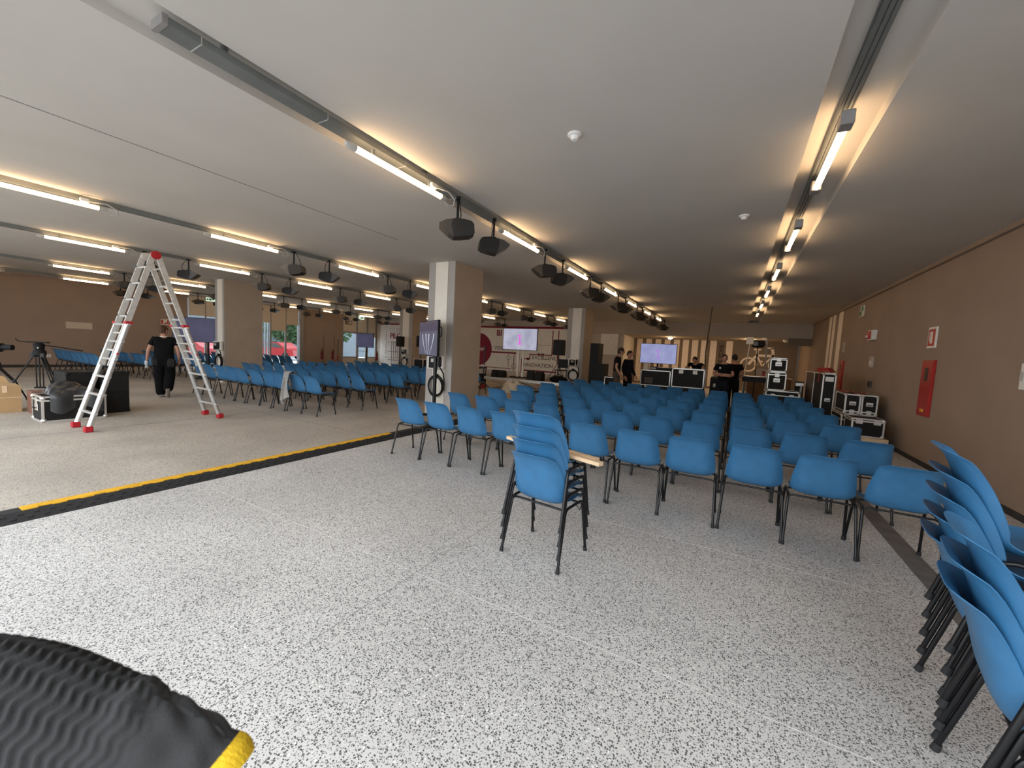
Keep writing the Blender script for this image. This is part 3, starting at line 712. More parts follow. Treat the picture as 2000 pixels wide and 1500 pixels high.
# ------------------------------------------------------------------ flight cases and boxes
def flight_case(label, x0, x1, y0, y1, z0, z1, group=None, face='-y', latch=1, body='case_black', handle=True, name='flight_case', edge=.028, plate=False, lidline=.8):
    cx, cy = (x0+x1)/2, (y0+y1)/2
    t = thing(name, label, 'case', (cx, cy, z0), 0, group); W, Dp, Hh = x1-x0, y1-y0, z1-z0
    MB().box((0, 0, Hh/2), (W-.012, Dp-.012, Hh-.012)).build('body', body, t)
    q = MB(); e = edge
    for sx in (-1, 1):
        for sy in (-1, 1): q.box((sx*(W-e)/2, sy*(Dp-e)/2, Hh/2), (e, e, Hh))
        for zz in (e/2, Hh-e/2): q.box((sx*(W-e)/2, 0, zz), (e, Dp, e))
    for sy in (-1, 1):
        for zz in (e/2, Hh-e/2): q.box((0, sy*(Dp-e)/2, zz), (W, e, e))
    if lidline: 
        for sy in (-1, 1): q.box((0, sy*(Dp-.004)/2, Hh*lidline), (W, .006, e))
        for sx in (-1, 1): q.box((sx*(W-.004)/2, 0, Hh*lidline), (.006, Dp, e))
    for sx in (-1, 1):
        for sy in (-1, 1):
            for zz in (.03, Hh-.03): q.ball((sx*(W/2-.02), sy*(Dp/2-.02), zz), .036, 8, 6)
    q.build('edging', 'case_edge', t)
    f = -Dp/2-.004
    if handle:
        hw = min(.16, W*.42); hz = Hh*.55
        q = MB(); q.box((0, f, hz), (hw, .012, hw*.72), bev=.004); q.build('handle_dish', 'case_edge', t)
        q = MB(); q.tube([(-hw*.3, f-.01, hz-.01), (-hw*.3, f-.035, hz-.01), (hw*.3, f-.035, hz-.01), (hw*.3, f-.01, hz-.01)], .008); q.build('handle', 'black_plastic', t)
    for k in range(latch):
        x = 0 if latch == 1 else (-W*.27+W*.54*k/(latch-1))
        MB().box((x, f, Hh*(lidline or .8)-.01), (min(.11, W*.3), .014, min(.11, Hh*.22)), bev=.004).build('latch', 'case_edge', t)
    if plate: MB().box((0, f, Hh*.9), (W*.62, .008, Hh*.08)).build('label_plate', 'white_plastic', t)
    return t
flight_case('flight case with aluminium edges under a black plastic bag', -10.32, -9.78, 1.93, 2.70, 0, .43, latch=1, lidline=.83)
# bag draped over it
q = MB()
def bagp(u, v):
    x = -10.26+.56*u; y = 2.02+.64*v
    h = .445+.24*math.sin(math.pi*min(1, max(0, v*1.02)))**.6*math.sin(math.pi*(.12+.8*u))**.7*(.75+.35*math.sin(5*u+3*v)) + .02*math.sin(23*u+11*v)*math.sin(17*v)
    if u > .86: x = -9.76+.03*math.sin(9*v); h = .445-(u-.86)/.14*(.26+.06*math.sin(8*v))
    return (x-0, y, h)
q.grid(bagp, 36, 36); o = q.build('plastic_bag', 'bag_black', smooth=70); tag(o, 'crumpled black plastic bag slumped on the flight case', 'bag')
flight_case('upright black trunk behind the ladder, left one', -11.15, -10.42, 2.36, 2.74, 0, .77, edge=.012, body='case_black', handle=False, latch=0, lidline=.55, name='equipment_crate')
for o in COL.objects:
    if o.name.startswith('edging') and o.parent and o.parent.name.startswith('equipment_crate'): o.data.materials[0] = MT['black_plastic']
flight_case('black trunk seen between the ladder rails, right one', -10.98, -10.26, 2.80, 3.16, 0, .79, edge=.012, handle=False, latch=0, lidline=.5, name='equipment_crate')
for o in COL.objects:
    if o.name.startswith('edging') and o.parent and o.parent.name.startswith('equipment_crate'): o.data.materials[0] = MT['black_plastic']
t = thing('cardboard_box', 'brown cardboard carton at the left edge of the photo', 'box', (-11.55, 1.45, 0))
MB().box((0, 0, .24), (.55, 1.08, .48)).build('carton', 'cardboard', t); q = MB(); q.box((.279, 0, .27), (.003, 1.08, .012)); q.box((.279, .35, .42), (.003, .06, .12)); q.build('tape', 'wood_pale', t)
q = MB(); q.add([(-.27, -.5, .48), (-.27, .5, .48), (-.42, .46, .60), (-.42, -.46, .60)], [(0, 1, 2, 3)]); q.add([(-.272, -.5, .48), (-.272, .5, .48), (-.422, .46, .603), (-.422, -.46, .603)], [(3, 2, 1, 0)]); q.build('flap', 'cardboard', t)
t = thing('cardboard_box', 'small dark red carton between the big carton and flight case', 'box', (-11.05, 2.16, 0))
MB().box((0, 0, .2), (.32, .24, .40)).build('carton', 'cardboard_dark', t); MB().box((.161, 0, .3), (.003, .16, .05)).build('tape', 'red_metal', t)
# ------------------------------------------------------------------ camera tripods
def tripod(x, y, label, top, rz=0, pan=True):
    t = thing('camera_tripod', label, 'tripod', (x, y, 0), rz, 'camera tripods')
    for a in (80, 200, 320):
        d = Vector((math.cos(R(a)), math.sin(R(a)), 0))
        q = MB()
        for off in (-.025, .025):
            n = Vector((-d.y, d.x, 0))*off
            q.tube([d*.08+n+Vector((0, 0, top-.30)), d*.36+n*.8+Vector((0, 0, .40))], .013)
        q.tube([d*.34+Vector((0, 0, .47)), d*.55+Vector((0, 0, .02))], .014)
        q.box(d*.09+Vector((0, 0, top-.28)), (.06, .06, .08)); q.build('leg', 'black_tube', t)
        MB().ball(d*.55+Vector((0, 0, .025)), .025, 8, 6).build('foot_pad', 'rubber', t)
    q = MB()
    for dx in (-.05, 0, .05): q.tube([(dx, -.02, .30), (dx, -.02, top-.3)], .012)
    q.box((0, -.02, .30), (.16, .06, .03)); q.build('mid_spreader', 'black_tube', t)
    MB().lathe([(.06, top-.32), (.10, top-.28), (.10, top-.20), (.075, top-.17), (.085, top-.06), (.05, top-.03)], 16).build('fluid_head', 'black_plastic', t, smooth=40)
    MB().box((-.02, 0, top-.015), (.34, .09, .025), bev=.005).build('quick_plate', 'black_plastic', t)
    if pan:
        q = MB(); q.tube([(.06, 0, top-.07), (.30, .05, top-.11), (.62, .10, top-.17)], [.010, .012, .016]); q.build('pan_handle', 'black_plastic', t)
        q = MB(); q.tube([(-.18, 0, top-.02), (-.30, -.02, top), (-.33, -.02, top+.05)], .009); q.build('rear_bar', 'black_plastic', t)
        MB().ball((.02, -.085, top-.13), .015, 8, 6).build('lamp', 'white_plastic', t)
    return t
p = at(76, 667, X=-12.6); tripod(p.x, p.y, 'black video tripod without camera behind the cardboard carton', p.z, R(55))
p = at(-18, 672, X=-12.7); t = tripod(p.x, p.y, 'tripod with a black camera cut off by the left photo edge', p.z-.12, R(40), pan=False)
M = MB(); M.box((.02, 0, p.z-.05), (.34, .16, .15), bev=.03); M.tube([(.15, 0, p.z-.05), (.33, .02, p.z-.05)], .055, 12); M.build('camera_body', 'black_plastic', t)
# ------------------------------------------------------------------ jacket on a chair
q = MB()
jx, jy = -8.33, 5.13
def jac(u, v):
    s = v*1.15
    wv = .012*math.sin(9*u+4*v)+.01*math.sin(17*u)
    wd = .30-.05*math.sin(3*v)
    x = jx+wd*(u-.5)+.02*math.sin(7*v)
    if s < .22: return (x, jy+.12+wv-(.0 if s > .1 else 0), .86-.22+s+.002)
    if s < .30: a = (s-.22)/.08*math.pi; return (x, jy+.05+.07*math.cos(a)+wv*.3, .86+.035*math.sin(a))
    y = jy-.03-.04*(s-.3)+wv*1.6-.04*math.sin(math.pi*u)*(s-.3)
    return (x+.03*(s-.3)*math.sin(8*u), y, .86-(s-.30)*(.70+.1*math.sin(5*u)))
q.grid(jac, 22, 34); o = q.build('jacket', 'cloth_grey', smooth=70); tag(o, 'grey jacket hung over a chair back in the nearest middle row', 'jacket')
# ------------------------------------------------------------------ fire extinguishers by the far windows
def extinguisher(x, y, label, post=True):
    t = thing('fire_extinguisher', label, 'fire extinguisher', (x, y, 0), 0, 'fire extinguishers')
    MB().lathe([(.07, .42), (.085, .45), (.085, .88), (.06, .95), (.03, .98)], 14).build('cylinder', 'red_dark', t, smooth=40)
    MB().tube([(0, 0, .97), (0, -.02, 1.04), (.08, -.03, 1.06)], .016).build('valve', 'black_plastic', t)
    MB().tube([(.05, -.03, 1.04), (.12, -.04, .95), (.11, -.05, .7)], .012).build('hose', 'black_plastic', t)
    q = MB(); q.tube([(0, .1, .03), (0, .1, 1.95 if post else .6)], .015); q.box((0, .05, .03), (.3, .3, .03)); q.tube([(0, .1, .45), (0, 0, .42)], .012); q.tube([(0, .1, .03), (0, 0, .42)], .01); q.build('stand', 'case_brown', t)
    MB().box((0, .06, .68), (.10, .006, .12)).build('holder', 'sign_white', t)
for (px_, X_, lab) in ((629, -22.6, 'red fire extinguisher on a post before the taupe wall, left one'), (650, -22.6, 'red fire extinguisher on a post before the taupe wall, right one'), (736, -22.0, 'red fire extinguisher in the corner beside the white door')):
    p = at(px_, 690, X=X_); extinguisher(p.x, p.y, lab, px_ < 700)
p = at(660, 690, X=-22.0); t = thing('floor_stand', 'thin dark stand on splayed legs right of the fire extinguishers', 'stand', (p.x, p.y, 0))
MB().tube([(0, 0, .3), (0, 0, 1.75)], .02).build('pole', 'case_brown', t)
for a in (30, 150, 270): MB().tube([(0, 0, .7), (.35*math.cos(R(a)), .35*math.sin(R(a)), .02)], .018).build('leg', 'red_metal', t)
# signs on the left
p = at(411, 585, X=-22.4); t = thing('emergency_sign', 'lit green emergency exit sign near the far left pillar', 'sign', (p.x, p.y, p.z), R(60))
MB().box((0, 0, 0), (.36, .05, .18), bev=.008).build('light_box', 'exit_glow', t); q = MB(); q.box((0, -.027, 0), (.10, .004, .1)); q.box((-.11, -.027, .0), (.08, .004, .07)); q.box((.11, -.027, 0), (.08, .004, .05)); q.build('pictogram', 'sign_green', t); MB().tube([(0, 0, .09), (0, 0, 3.45-p.z)], .008).build('hanger', 'cap_grey', t)
p = at(706, 621, X=-23.0); t = thing('emergency_sign', 'lit green emergency sign above the glazed door', 'sign', (p.x, p.y, p.z), R(75))
MB().box((0, 0, 0), (.40, .05, .24), bev=.008).build('light_box', 'exit_glow', t); q = MB(); q.box((.02, -.027, 0), (.16, .004, .08)); q.build('pictogram', 'sign_green', t); MB().box((0, .15, 0), (.06, .3, .06)).build('bracket', 'cap_grey', t)
p = at(681, 630, X=XL+.02); t = thing('notice_sign', 'small brown notice on the panel above the left window', 'sign', (XL+.01, p.y, p.z), R(90))
q = MB(); q.box((-.18, -.005, 0), (.2, .01, .26)); q.box((.14, -.005, 0), (.3, .01, .3)); q.build('board', 'text_grey', t); q = MB(); q.box((.14, -.012, 0), (.14, .006, .16)); q.build('inset', 'sign_white', t)
p = at(155, 636, X=XL+.02); t = thing('notice_board', 'plain beige panel on the far left wall', 'panel', (XL+.005, p.y, p.z), R(90)); MB().box((0, -.01, 0), (.75, .02, .26)).build('board', 'blind_beige', t); MB().box((0, -.022, 0), (.70, .004, .21)).build('inset', 'blind_beige', t)
p = at(322, 629, X=XL+.02); t = thing('hydrant_sign', 'red and white sign on the far left wall above the walking man', 'sign', (XL+.005, p.y, p.z), R(90))
MB().box((0, -.01, 0), (.30, .02, .26)).build('board', 'sign_white', t); q = MB(); q.box((-.10, -.022, 0), (.07, .005, .2)); q.box((.11, -.022, 0), (.05, .005, .2)); q.box((.02, -.022, -.06), (.08, .005, .08)); q.build('pictogram', 'sign_red', t)
q = MB(); q.box((0, -.01, 0), (.12, .02, .12)); t = thing('wall_socket', 'small white socket low on the far left wall', 'socket', (XL+.005, at(95, 700, X=XL).y, .45), R(90)); q.build('plate', 'white_plastic', t); MB().box((0, -.022, 0), (.05, .006, .05)).build('insert', 'cap_grey', t)
# ------------------------------------------------------------------ printed back wall
def board(name, label, x0, x1, z0, z1, y, m, cat='wall panel'):
    t = thing(name, label, cat, ((x0+x1)/2, y, 0)); MB().span(((x0-x1)/2, -.03, z0), ((x1-x0)/2, 0, z1)).build('board', m, t); return t, (x0+x1)/2
pl, cx = board('printed_panel', 'white printed door panel with crimson heading beside the glazed corner', -22.92, -19.7, .02, 2.98, 21.12, 'print_white')
text('heading_light', 'GUIDO', .48, 'text_light', pl, (-21.93-cx, -.032, 2.44), (R(90), 0, 0))
text('heading', 'PILOT', .53, 'text_crimson', pl, (-21.92-cx, -.032, 2.02), (R(90), 0, 0), bold=.014)
q = MB(); q.span((-1.3, -.036, .62), (1.3, -.03, .66)); q.tube([(-1.0, -.035, 2.5), (-1.0, -.035, 1.9), (-.93, -.035, 1.8), (-1.0, -.035, 1.6), (-1.0, -.035, .9)], .02, 6); q.build('line_drawing', 'text_light', pl)
q = MB(); q.span((-22.92, 21.08, 3.0), (-19.6, 21.12, 3.08)); q.span((-19.6, YB-.04, 2.98), (-8.6, YB, 3.10)); struct(q.build('trim_13', 'crimson'), 'dark crimson strip along the top of the back wall')
pl, cx = board('printed_panel', 'cream wall panel printed with crimson pipes and words, behind the stage', -16.3, -8.62, .30, 2.98, YB, 'panel_cream')
def T_(s, x, z, sz, m, **k): text('word', s, sz, m, pl, (x-cx, -.032, z), (R(90), 0, 0), **k)
T_('BI', -13.46, 2.50, .50, 'text_crimson', bold=.016)
T_('VISION', -13.58, 1.60, .34, 'text_grey', bold=.004)
T_('EXCELLENCE', -10.86, 1.14, .31, 'text_grey', bold=.006)
T_('INNOVATION', -11.52, .66, .33, 'text_grey', bold=.006)
q = MB(); n = 48; q.prism([(-14.83-cx+1.06*math.cos(2*math.pi*k/n), 1.58+1.06*math.sin(2*math.pi*k/n)) for k in range(n)], -.036, -.03, 'y'); q.build('red_disc', 'crimson', pl)
text('script', 'start up', .36, 'print_white', pl, (-15.50-cx, -.037, 1.52), (R(90), 0, 0), shear=.35)
q = MB()
def L(pts, w=.028):
    for a, b_ in zip(pts[:-1], pts[1:]): q.span((min(a[0], b_[0])-cx-w, -.037, min(a[1], b_[1])-w), (max(a[0], b_[0])-cx+w, -.03, max(a[1], b_[1])+w))
L([(-13.78, 1.46), (-12.0, 1.42)]); L([(-12.1, 1.4), (-12.1, .35)], .02); L([(-12.5, 1.40), (-12.5, 1.25)], .014); L([(-12.5, 1.0), (-12.5, .55)], .014)
L([(-11.75, 1.5), (-11.75, .3)], .03); L([(-11.55, 1.12), (-11.55, .3)], .03); L([(-11.35, 1.14), (-11.0, 1.14), (-11.0, 1.42), (-9.55, 1.42), (-9.55, 2.85)], .03)
L([(-9.18, 2.85), (-9.18, 1.0)], .03); L([(-9.5, 1.62), (-9.2, 1.62)], .03); L([(-15.4, .45), (-12.3, .45)], .02); L([(-11.5, .45), (-9.2, .40)], .02)
for x in (-11.12, -10.4, -10.15): q.prism([(x-cx-.08, 1.06+(.3 if x > -11 else 0)), (x-cx+.08, 1.2+(.3 if x > -11 else 0)), (x-cx+.08, 1.06+(.3 if x > -11 else 0)), (x-cx-.08, 1.2+(.3 if x > -11 else 0))], -.04, -.03, 'y')
q.build('pipe_print', 'text_crimson', pl)
q = MB()
for (x, z, r_) in ((-12.5, 1.13, .12), (-12.08, .62, .15)): q.tube([(x-cx+r_*math.sin(a), -.033, z+r_*math.cos(a)) for a in [2*math.pi*k/20 for k in range(20)]], .015, 6, closed=True)
L([(-9.1, 2.3), (-8.7, 2.3)], .01); L([(-10.6, 2.0), (-9.7, 2.0)], .01); q.build('symbol_print', 'text_grey', pl)
# relief panel with rings near the recess
t = thing('relief_panel', 'pale hanging panel with raised rings at the left of the recess', 'panel', (-6.12, YB-.06, 0))
MB().span((-.50, -.03, 1.64), (.46, 0, 3.16)).build('board', 'panel_cream', t)
q = MB()
for r_ in (.14, .26, .38): q.tube([(.06+r_*math.sin(a), -.03, 2.30+r_*math.cos(a)) for a in [2*math.pi*k/28 for k in range(28)]], .02, 6, closed=True)
q.build('rings', 'panel_cream', t); MB().span((-.52, -.035, 3.16), (.48, 0, 3.19)).build('top_rail', 'crimson', t)
q = MB(); q.span((-7.0, YB-.03, 2.98), (-6.66, YB-.001, 3.08)); q.span((-5.66, YB-.03, 2.98), (-5.4, YB-.001, 3.08)); struct(q.build('trim_14', 'crimson'))
# ------------------------------------------------------------------ bicycle sign in the recess
t = thing('bicycle_sign', 'large white bicycle shape on the dark recess wall', 'sign', (0, YS, 0))
q = MB()
def ring(cx_, cz, r_, w_, n=36):
    for k in range(n):
        a, c_ = 2*math.pi*k/n, 2*math.pi*(k+1)/n
        q.prism([(cx_+(r_-w_)*math.cos(a), cz+(r_-w_)*math.sin(a)), (cx_+r_*math.cos(a), cz+r_*math.sin(a)), (cx_+r_*math.cos(c_), cz+r_*math.sin(c_)), (cx_+(r_-w_)*math.cos(c_), cz+(r_-w_)*math.sin(c_))], -.03, 0, 'y')
def bar(x0, z0, x1, z1, w_):
    d = Vector((x1-x0, z1-z0)).normalized(); n_ = Vector((-d.y, d.x))*w_/2
    q.prism([(x0-n_.x, z0-n_.y), (x1-n_.x, z1-n_.y), (x1+n_.x, z1+n_.y), (x0+n_.x, z0+n_.y)], -.032, 0, 'y')
ring(.64, 1.50, .41, .095); q.build('wheel', 'stripe_white', t); q = MB(); ring(1.98, 1.50, .41, .095); q.build('wheel', 'stripe_white', t)
q = MB(); bar(.64, 1.50, 1.02, 2.06, .13); bar(.98, 2.02, 1.80, 2.02, .14); bar(1.0, 2.0, 1.02, 2.32, .13); bar(1.02, 2.0, 1.3, 1.45, .09); bar(1.3, 1.45, 1.78, 2.02, .09); bar(1.78, 2.02, 1.98, 1.5, .09); bar(1.78, 1.98, 1.70, 2.46, .13); q.build('frame', 'stripe_white', t)
q = MB(); q.span((.84, -.032, 2.30), (1.18, 0, 2.40)); q.build('saddle', 'stripe_white', t)
q = MB(); q.span((1.46, -.032, 2.40), (1.75, 0, 2.49)); q.build('handlebar', 'stripe_white', t)
# recess lamps
for px_, lab in ((1310, 'small bright ceiling lamp in the recess above the violet screen'), (1466, 'small bright ceiling lamp in the recess above the bicycle sign'), (1537, 'small ceiling spot in the recess at far right')):
    p = at(px_, 652, Y=23.6); big = px_ != 1537
    t = thing('ceiling_lamp', lab, 'ceiling lamp', (p.x, 23.6, 2.78), 0, 'lamps in the recess')
    MB().lathe([(.14, 0), (.14, -.03), (.12, -.04)], 16).build('base', 'white_plastic', t); MB().ball((0, 0, -.06), (.12, .12, .06), 14, 8).build('globe', 'bulb_light' if big else 'white_plastic', t, smooth=60)
# ------------------------------------------------------------------ low stage and its equipment
t = thing('stage_platform', 'low stage platform with pale front edge before the printed wall', 'stage', (-7.0, 14.4, 0))
MB().span((-1.75, -.9, .42), (1.75, .9, .49)).build('deck', 'wood_stage', t); q = MB(); q.span((-1.77, -.93, .40), (1.77, -.90, .50)); q.span((-1.77, -.9, .40), (-1.75, .9, .50)); q.span((1.75, -.9, .40), (1.77, .9, .50)); q.build('edge_rail', 'case_edge', t)
for x0 in (-1.6, 0.1):
    for y in (-.8, .8):
        q = MB(); q.tube([(x0, y, .02), (x0+1.4, y, .40)], .02, 6); q.tube([(x0+1.4, y, .02), (x0, y, .40)], .02, 6); q.build('scissor_leg', 'case_edge', t)
def wedge(x, y, z, rz, w_, h_, label, d_=.3):
    t = thing('stage_monitor', label, 'loudspeaker', (x, y, z), rz, 'black boxes on the stage')
    MB().prism([(-d_/2, 0), (d_/2, 0), (d_/2, h_*.6), (d_/4, h_), (-d_/4, h_), (-d_/2, h_*.4)], -w_/2, w_/2, 'x').build('cabinet', 'black_plastic', t)
    q = MB(); q.add([(-w_*.45, -d_/2-.004, h_*.05), (w_*.45, -d_/2-.004, h_*.05), (w_*.45, -d_/2-.004, h_*.38), (-w_*.45, -d_/2-.004, h_*.38)], [(0, 1, 2, 3)]); q.build('grille', 'case_black', t)
wedge(-8.45, 13.85, .49, .1, .24, .28, 'black stage monitor at the left end of the stage'); wedge(-8.13, 13.85, .49, -.1, .24, .28, 'second black stage monitor from the left end of the stage')
wedge(-6.82, 13.8, .49, .15, .26, .36, 'black stage monitor right of the screen poles'); wedge(-6.42, 13.75, .49, -.1, .28, .34, 'rightmost black stage monitor on the stage')
t = thing('equipment_bag', 'dark soft bag lying on the stage by the speaker stand', 'bag', (-5.62, 13.65, .49)); MB().ball((0, 0, .12), (.36, .22, .13), 16, 10).build('bag_body', 'cloth_black', t, smooth=60); MB().tube([(-.2, 0, .22), (0, 0, .32), (.2, 0, .22)], .014).build('strap', 'black_plastic', t)
t = thing('folding_chair', 'black chair on the stage beside the speaker stand', 'chair', (at(1095, 730, Y=14.7).x, 14.7, .49)); MB().box((0, 0, .42), (.4, .4, .04), bev=.01).build('seat', 'black_plastic', t); MB().box((0, .2, .68), (.4, .04, .34), rz=0, bev=.01).build('backrest', 'black_plastic', t)
for sx in (-.17, .17):
    for sy in (-.17, .17): MB().tube([(sx, sy, 0), (sx, sy, .41)], .014).build('leg', 'black_tube', t)
# film bundle
q = MB()
def film(u, v):
    a = 2*math.pi*u; e = math.pi*.5*v; r_ = .42*(1+.12*math.sin(5*a)+.08*math.sin(11*a+3*v))
    return (-7.15+r_*math.cos(a)*math.cos(e)*1.25, 13.1+r_*.7*math.sin(a)*math.cos(e), .005+.44*math.sin(e)*(1+.14*math.sin(4*a+5*v)))
q.grid(film, 40, 12, cu=True); o = q.build('plastic_film', 'clear_film', smooth=80); tag(o, 'crumpled heap of clear plastic film in front of the stage', 'plastic film')
def speaker_on_stand(x, y, zb, label, h_=.52, w_=.32, z0=0):
    t = thing('loudspeaker_stand', label, 'loudspeaker', (x, y, z0), 0, 'loudspeakers on stands')
    MB().box((0, 0, zb+h_/2), (w_, .3, h_), bev=.02).build('cabinet', 'black_plastic', t); q = MB(); q.grid(lambda u, v: (w_*.88*(u-.5), -.154, zb+h_*(.06+.88*v)), 1, 1); q.build('grille', 'case_black', t)
    MB().tube([(0, 0, .25), (0, 0, zb)], .022).build('pole', 'black_tube', t)
    for a in (90, 210, 330): MB().tube([(0, 0, .75), (.42*math.cos(R(a)), .42*math.sin(R(a)), .02)], .014).build('leg', 'black_tube', t)
    return t
speaker_on_stand(-5.80, 14.0, 1.00, 'black loudspeaker on a stand at the right end of the stage', .58, .40, .49)
p = at(782, 667, D=20.5); speaker_on_stand(p.x, p.y, p.z-.26, 'black loudspeaker on a stand before the white printed door')
p = at(822, 667, D=19.0); speaker_on_stand(p.x, p.y, p.z-.26, 'black loudspeaker on a stand just left of the nearest pillar')
p = at(822, 709, D=18.0); flight_case('white edged black case standing left of the nearest pillar', p.x-.24, p.x+.3, p.y-.2, p.y+.2, .55, 1.0, latch=0, handle=False, lidline=None)
t = thing('trestle_table', 'dark low table under the white edged case left of the pillar', 'table', (p.x+.03, p.y, 0)); MB().box((0, 0, .53), (1.1, .6, .04)).build('tabletop', 'case_black', t)
for sx in (-.5, .5):
    for sy in (-.25, .25): MB().tube([(sx, sy, 0), (sx, sy, .51)], .02).build('leg', 'black_tube', t)
p = at(772, 690, D=21.5); t = thing('display_rack', 'grey wire display rack before the white printed door', 'rack', (p.x, p.y, 0)); q = MB()
for x in (-.28, -.14, 0, .14, .28): q.tube([(x, 0, .0), (x, 0, 1.75)], .012, 6)
q.build('frame', 'mesh_wire', t)
for z in (.75, 1.2, 1.7): MB().box((0, -.12, z), (.62, .24, .02)).build('shelf', 'mesh_wire', t)
# equipment stand right behind the nearest pillar
t = thing('lighting_stand', 'black wheeled lighting stand just right of the nearest pillar', 'stand', (at(945, 720, Y=12.6).x, 12.6, 0)); MB().tube([(0, 0, .1), (0, 0, 1.7)], .024).build('pole', 'black_tube', t)
for a in (20, 140, 260): MB().tube([(0, 0, .35), (.36*math.cos(R(a)), .36*math.sin(R(a)), .04)], .02).build('leg', 'black_tube', t)
MB().lathe([(.10, .12), (.12, .2), (.06, .28)], 12).build('base', 'red_cable', t); MB().ball((0, -.03, .95), .04, 8, 6).build('clamp', 'cap_grey', t)
t = thing('equipment_table', 'black equipment table behind the lighting stand', 'table', (-9.35, 13.6, 0)); MB().box((0, 0, .82), (.9, .6, .05)).build('tabletop', 'black_plastic', t); MB().box((0, .1, .42), (.8, .4, .3)).build('shelf', 'case_black', t)
for sx in (-.42, .42):
    for sy in (-.27, .27): MB().tube([(sx, sy, 0), (sx, sy, .80)], .02).build('leg', 'black_tube', t)
# ------------------------------------------------------------------ control desks and loudspeaker tower
t = thing('loudspeaker_tower', 'tall black loudspeaker tower right of the stage pillar', 'loudspeaker', (-4.68, 15.4, 0)); MB().span((-.28, -.3, 0), (.32, .3, 1.25)).build('subwoofer', 'black_plastic', t); MB().span((-.28, -.28, 1.25), (.06, .28, 2.03)).build('top_cabinet', 'black_plastic', t)
q = MB(); q.grid(lambda u, v: (-.22+.41*u, -.305, .06+.88*v), 1, 1); q.build('grille', 'case_black', t)
flight_case('black rack case with steel posts beside the loudspeaker tower', -4.30, -3.85, 15.0, 15.5, 0, .78, latch=0, handle=False, lidline=.45)
def desk(label, x0, x1, y, z0, z1):
    t = thing('control_desk', label, 'desk', ((x0+x1)/2, y, 0), 0, 'control desks'); w_ = (x1-x0)/2
    MB().span((-w_+.02, 0, z0), (w_-.02, .7, z1-.02)).build('case_body', 'case_black', t); q = MB(); e = .03
    for zz in (z0, z1-e): q.span((-w_, -.015, zz), (w_, .01, zz+e)); q.span((-w_, .69, zz), (w_, .72, zz+e))
    for sx in (-w_, w_-e): q.span((sx, -.015, z0), (sx+e, .01, z1)); q.span((sx, 0, z1-e), (sx+e, .7, z1)); q.span((sx, .69, z0), (sx+e, .72, z1))
    q.build('edging', 'case_edge', t); q = MB(); q.span((-w_+.05, .05, .12), (w_-.05, .65, z0)); q.build('base', 'black_plastic', t)
    for sx in (-w_+.12, w_-.12):
        for sy in (.12, .58): MB().ball((sx, sy, .06), .06, 8, 6).build('caster', 'cap_grey', t)
    return t
d1 = desk('dark control desk with pale edging under the violet screen', -2.93, -1.92, 14.8, .60, 1.15); MB().box((-.22, -.02, .78), (.28, .01, .22)).build('sticker', 'case_brown', d1); MB().box((-.22, -.02, .56), (.24, .03, .05)).build('latch', 'white_plastic', d1)
d2 = desk('dark control desk with notes taped on, before the bending man', -1.88, -.86, 14.8, .62, 1.27)
for x in (-.22, .22): MB().box((x, -.018, 1.16), (.14, .006, .12)).build('paper_note', 'white_plastic', d2)
MB().box((-.42, -.02, .58), (.2, .03, .06)).build('latch', 'white_plastic', d2)
def prop(name, label, cat, loc, parts, rz=0, group=None):
    t = thing(name, label, cat, loc, rz, group)
    for nm, m, c_, d_ in parts: MB().box(c_, d_, bev=.006).build(nm, m, t)
    return t
prop('mixing_console', 'dark mixing console on the left control desk', 'mixer', (-2.2, 15.15, 1.15), [('body', 'black_plastic', (0, 0, .05), (.5, .4, .1)), ('fader_panel', 'cap_grey', (0, -.02, .102), (.4, .25, .006)), ('knob_row', 'white_plastic', (0, .14, .105), (.4, .03, .015))])
prop('amplifier', 'flat grey amplifier on the left control desk', 'amplifier', (-2.55, 15.3, 1.15), [('body', 'case_brown', (0, 0, .06), (.3, .3, .12)), ('front_panel', 'cap_grey', (0, -.152, .06), (.26, .006, .05))])
prop('carton', 'pale carton at the left end of the control desk', 'box', (-2.80, 15.05, 1.15), [('carton', 'blind_beige', (0, 0, .12), (.16, .2, .24)), ('tape', 'cardboard', (0, 0, .241), (.03, .2, .003))])
prop('power_unit', 'small lit white power unit on the floor between the desks', 'power unit', (-1.9, 14.45, .30), [('body', 'white_plastic', (0, 0, .12), (.14, .12, .2)), ('socket_panel', 'cap_grey', (0, -.062, .14), (.1, .006, .1)), ('stand', 'case_brown', (0, 0, -.14), (.2, .2, .32))])
t = thing('truss_pole', 'thin dark pole rising from the desk to the ceiling', 'pole', (at(1381, 700, Y=15.58).x, 15.58, 0)); MB().tube([(0, 0, 0), (-.06, 0, 1.9), (.02, 0, H)], .022).build('mast', 'case_brown', t); MB().lathe([(.12, 0), (.12, .03), (.04, .05)], 12).build('foot', 'black_plastic', t)
prop('equipment_rack', 'low rack of dark gear behind the man with crossed arms', 'rack', (-.45, 15.6, 0), [('body', 'case_black', (0, 0, .5), (.5, .5, 1.0)), ('front_unit', 'cap_grey', (0, -.255, .75), (.3, .01, .12)), ('drawer', 'case_brown', (0, -.255, .45), (.44, .01, .2)), ('top_tray', 'case_brown', (0, 0, 1.02), (.46, .46, .05))])
prop('equipment_stool', 'black folding table behind the chairs below the bicycle', 'table', (.62, 15.3, 0), [('tabletop', 'black_plastic', (0, 0, 1.05), (.75, .5, .16)), ('tray', 'case_edge', (0, -.05, 1.15), (.6, .3, .02)), ('leg', 'black_tube', (-.3, 0, .49), (.05, .4, .97)), ('leg', 'black_tube', (.3, 0, .49), (.05, .4, .97))])
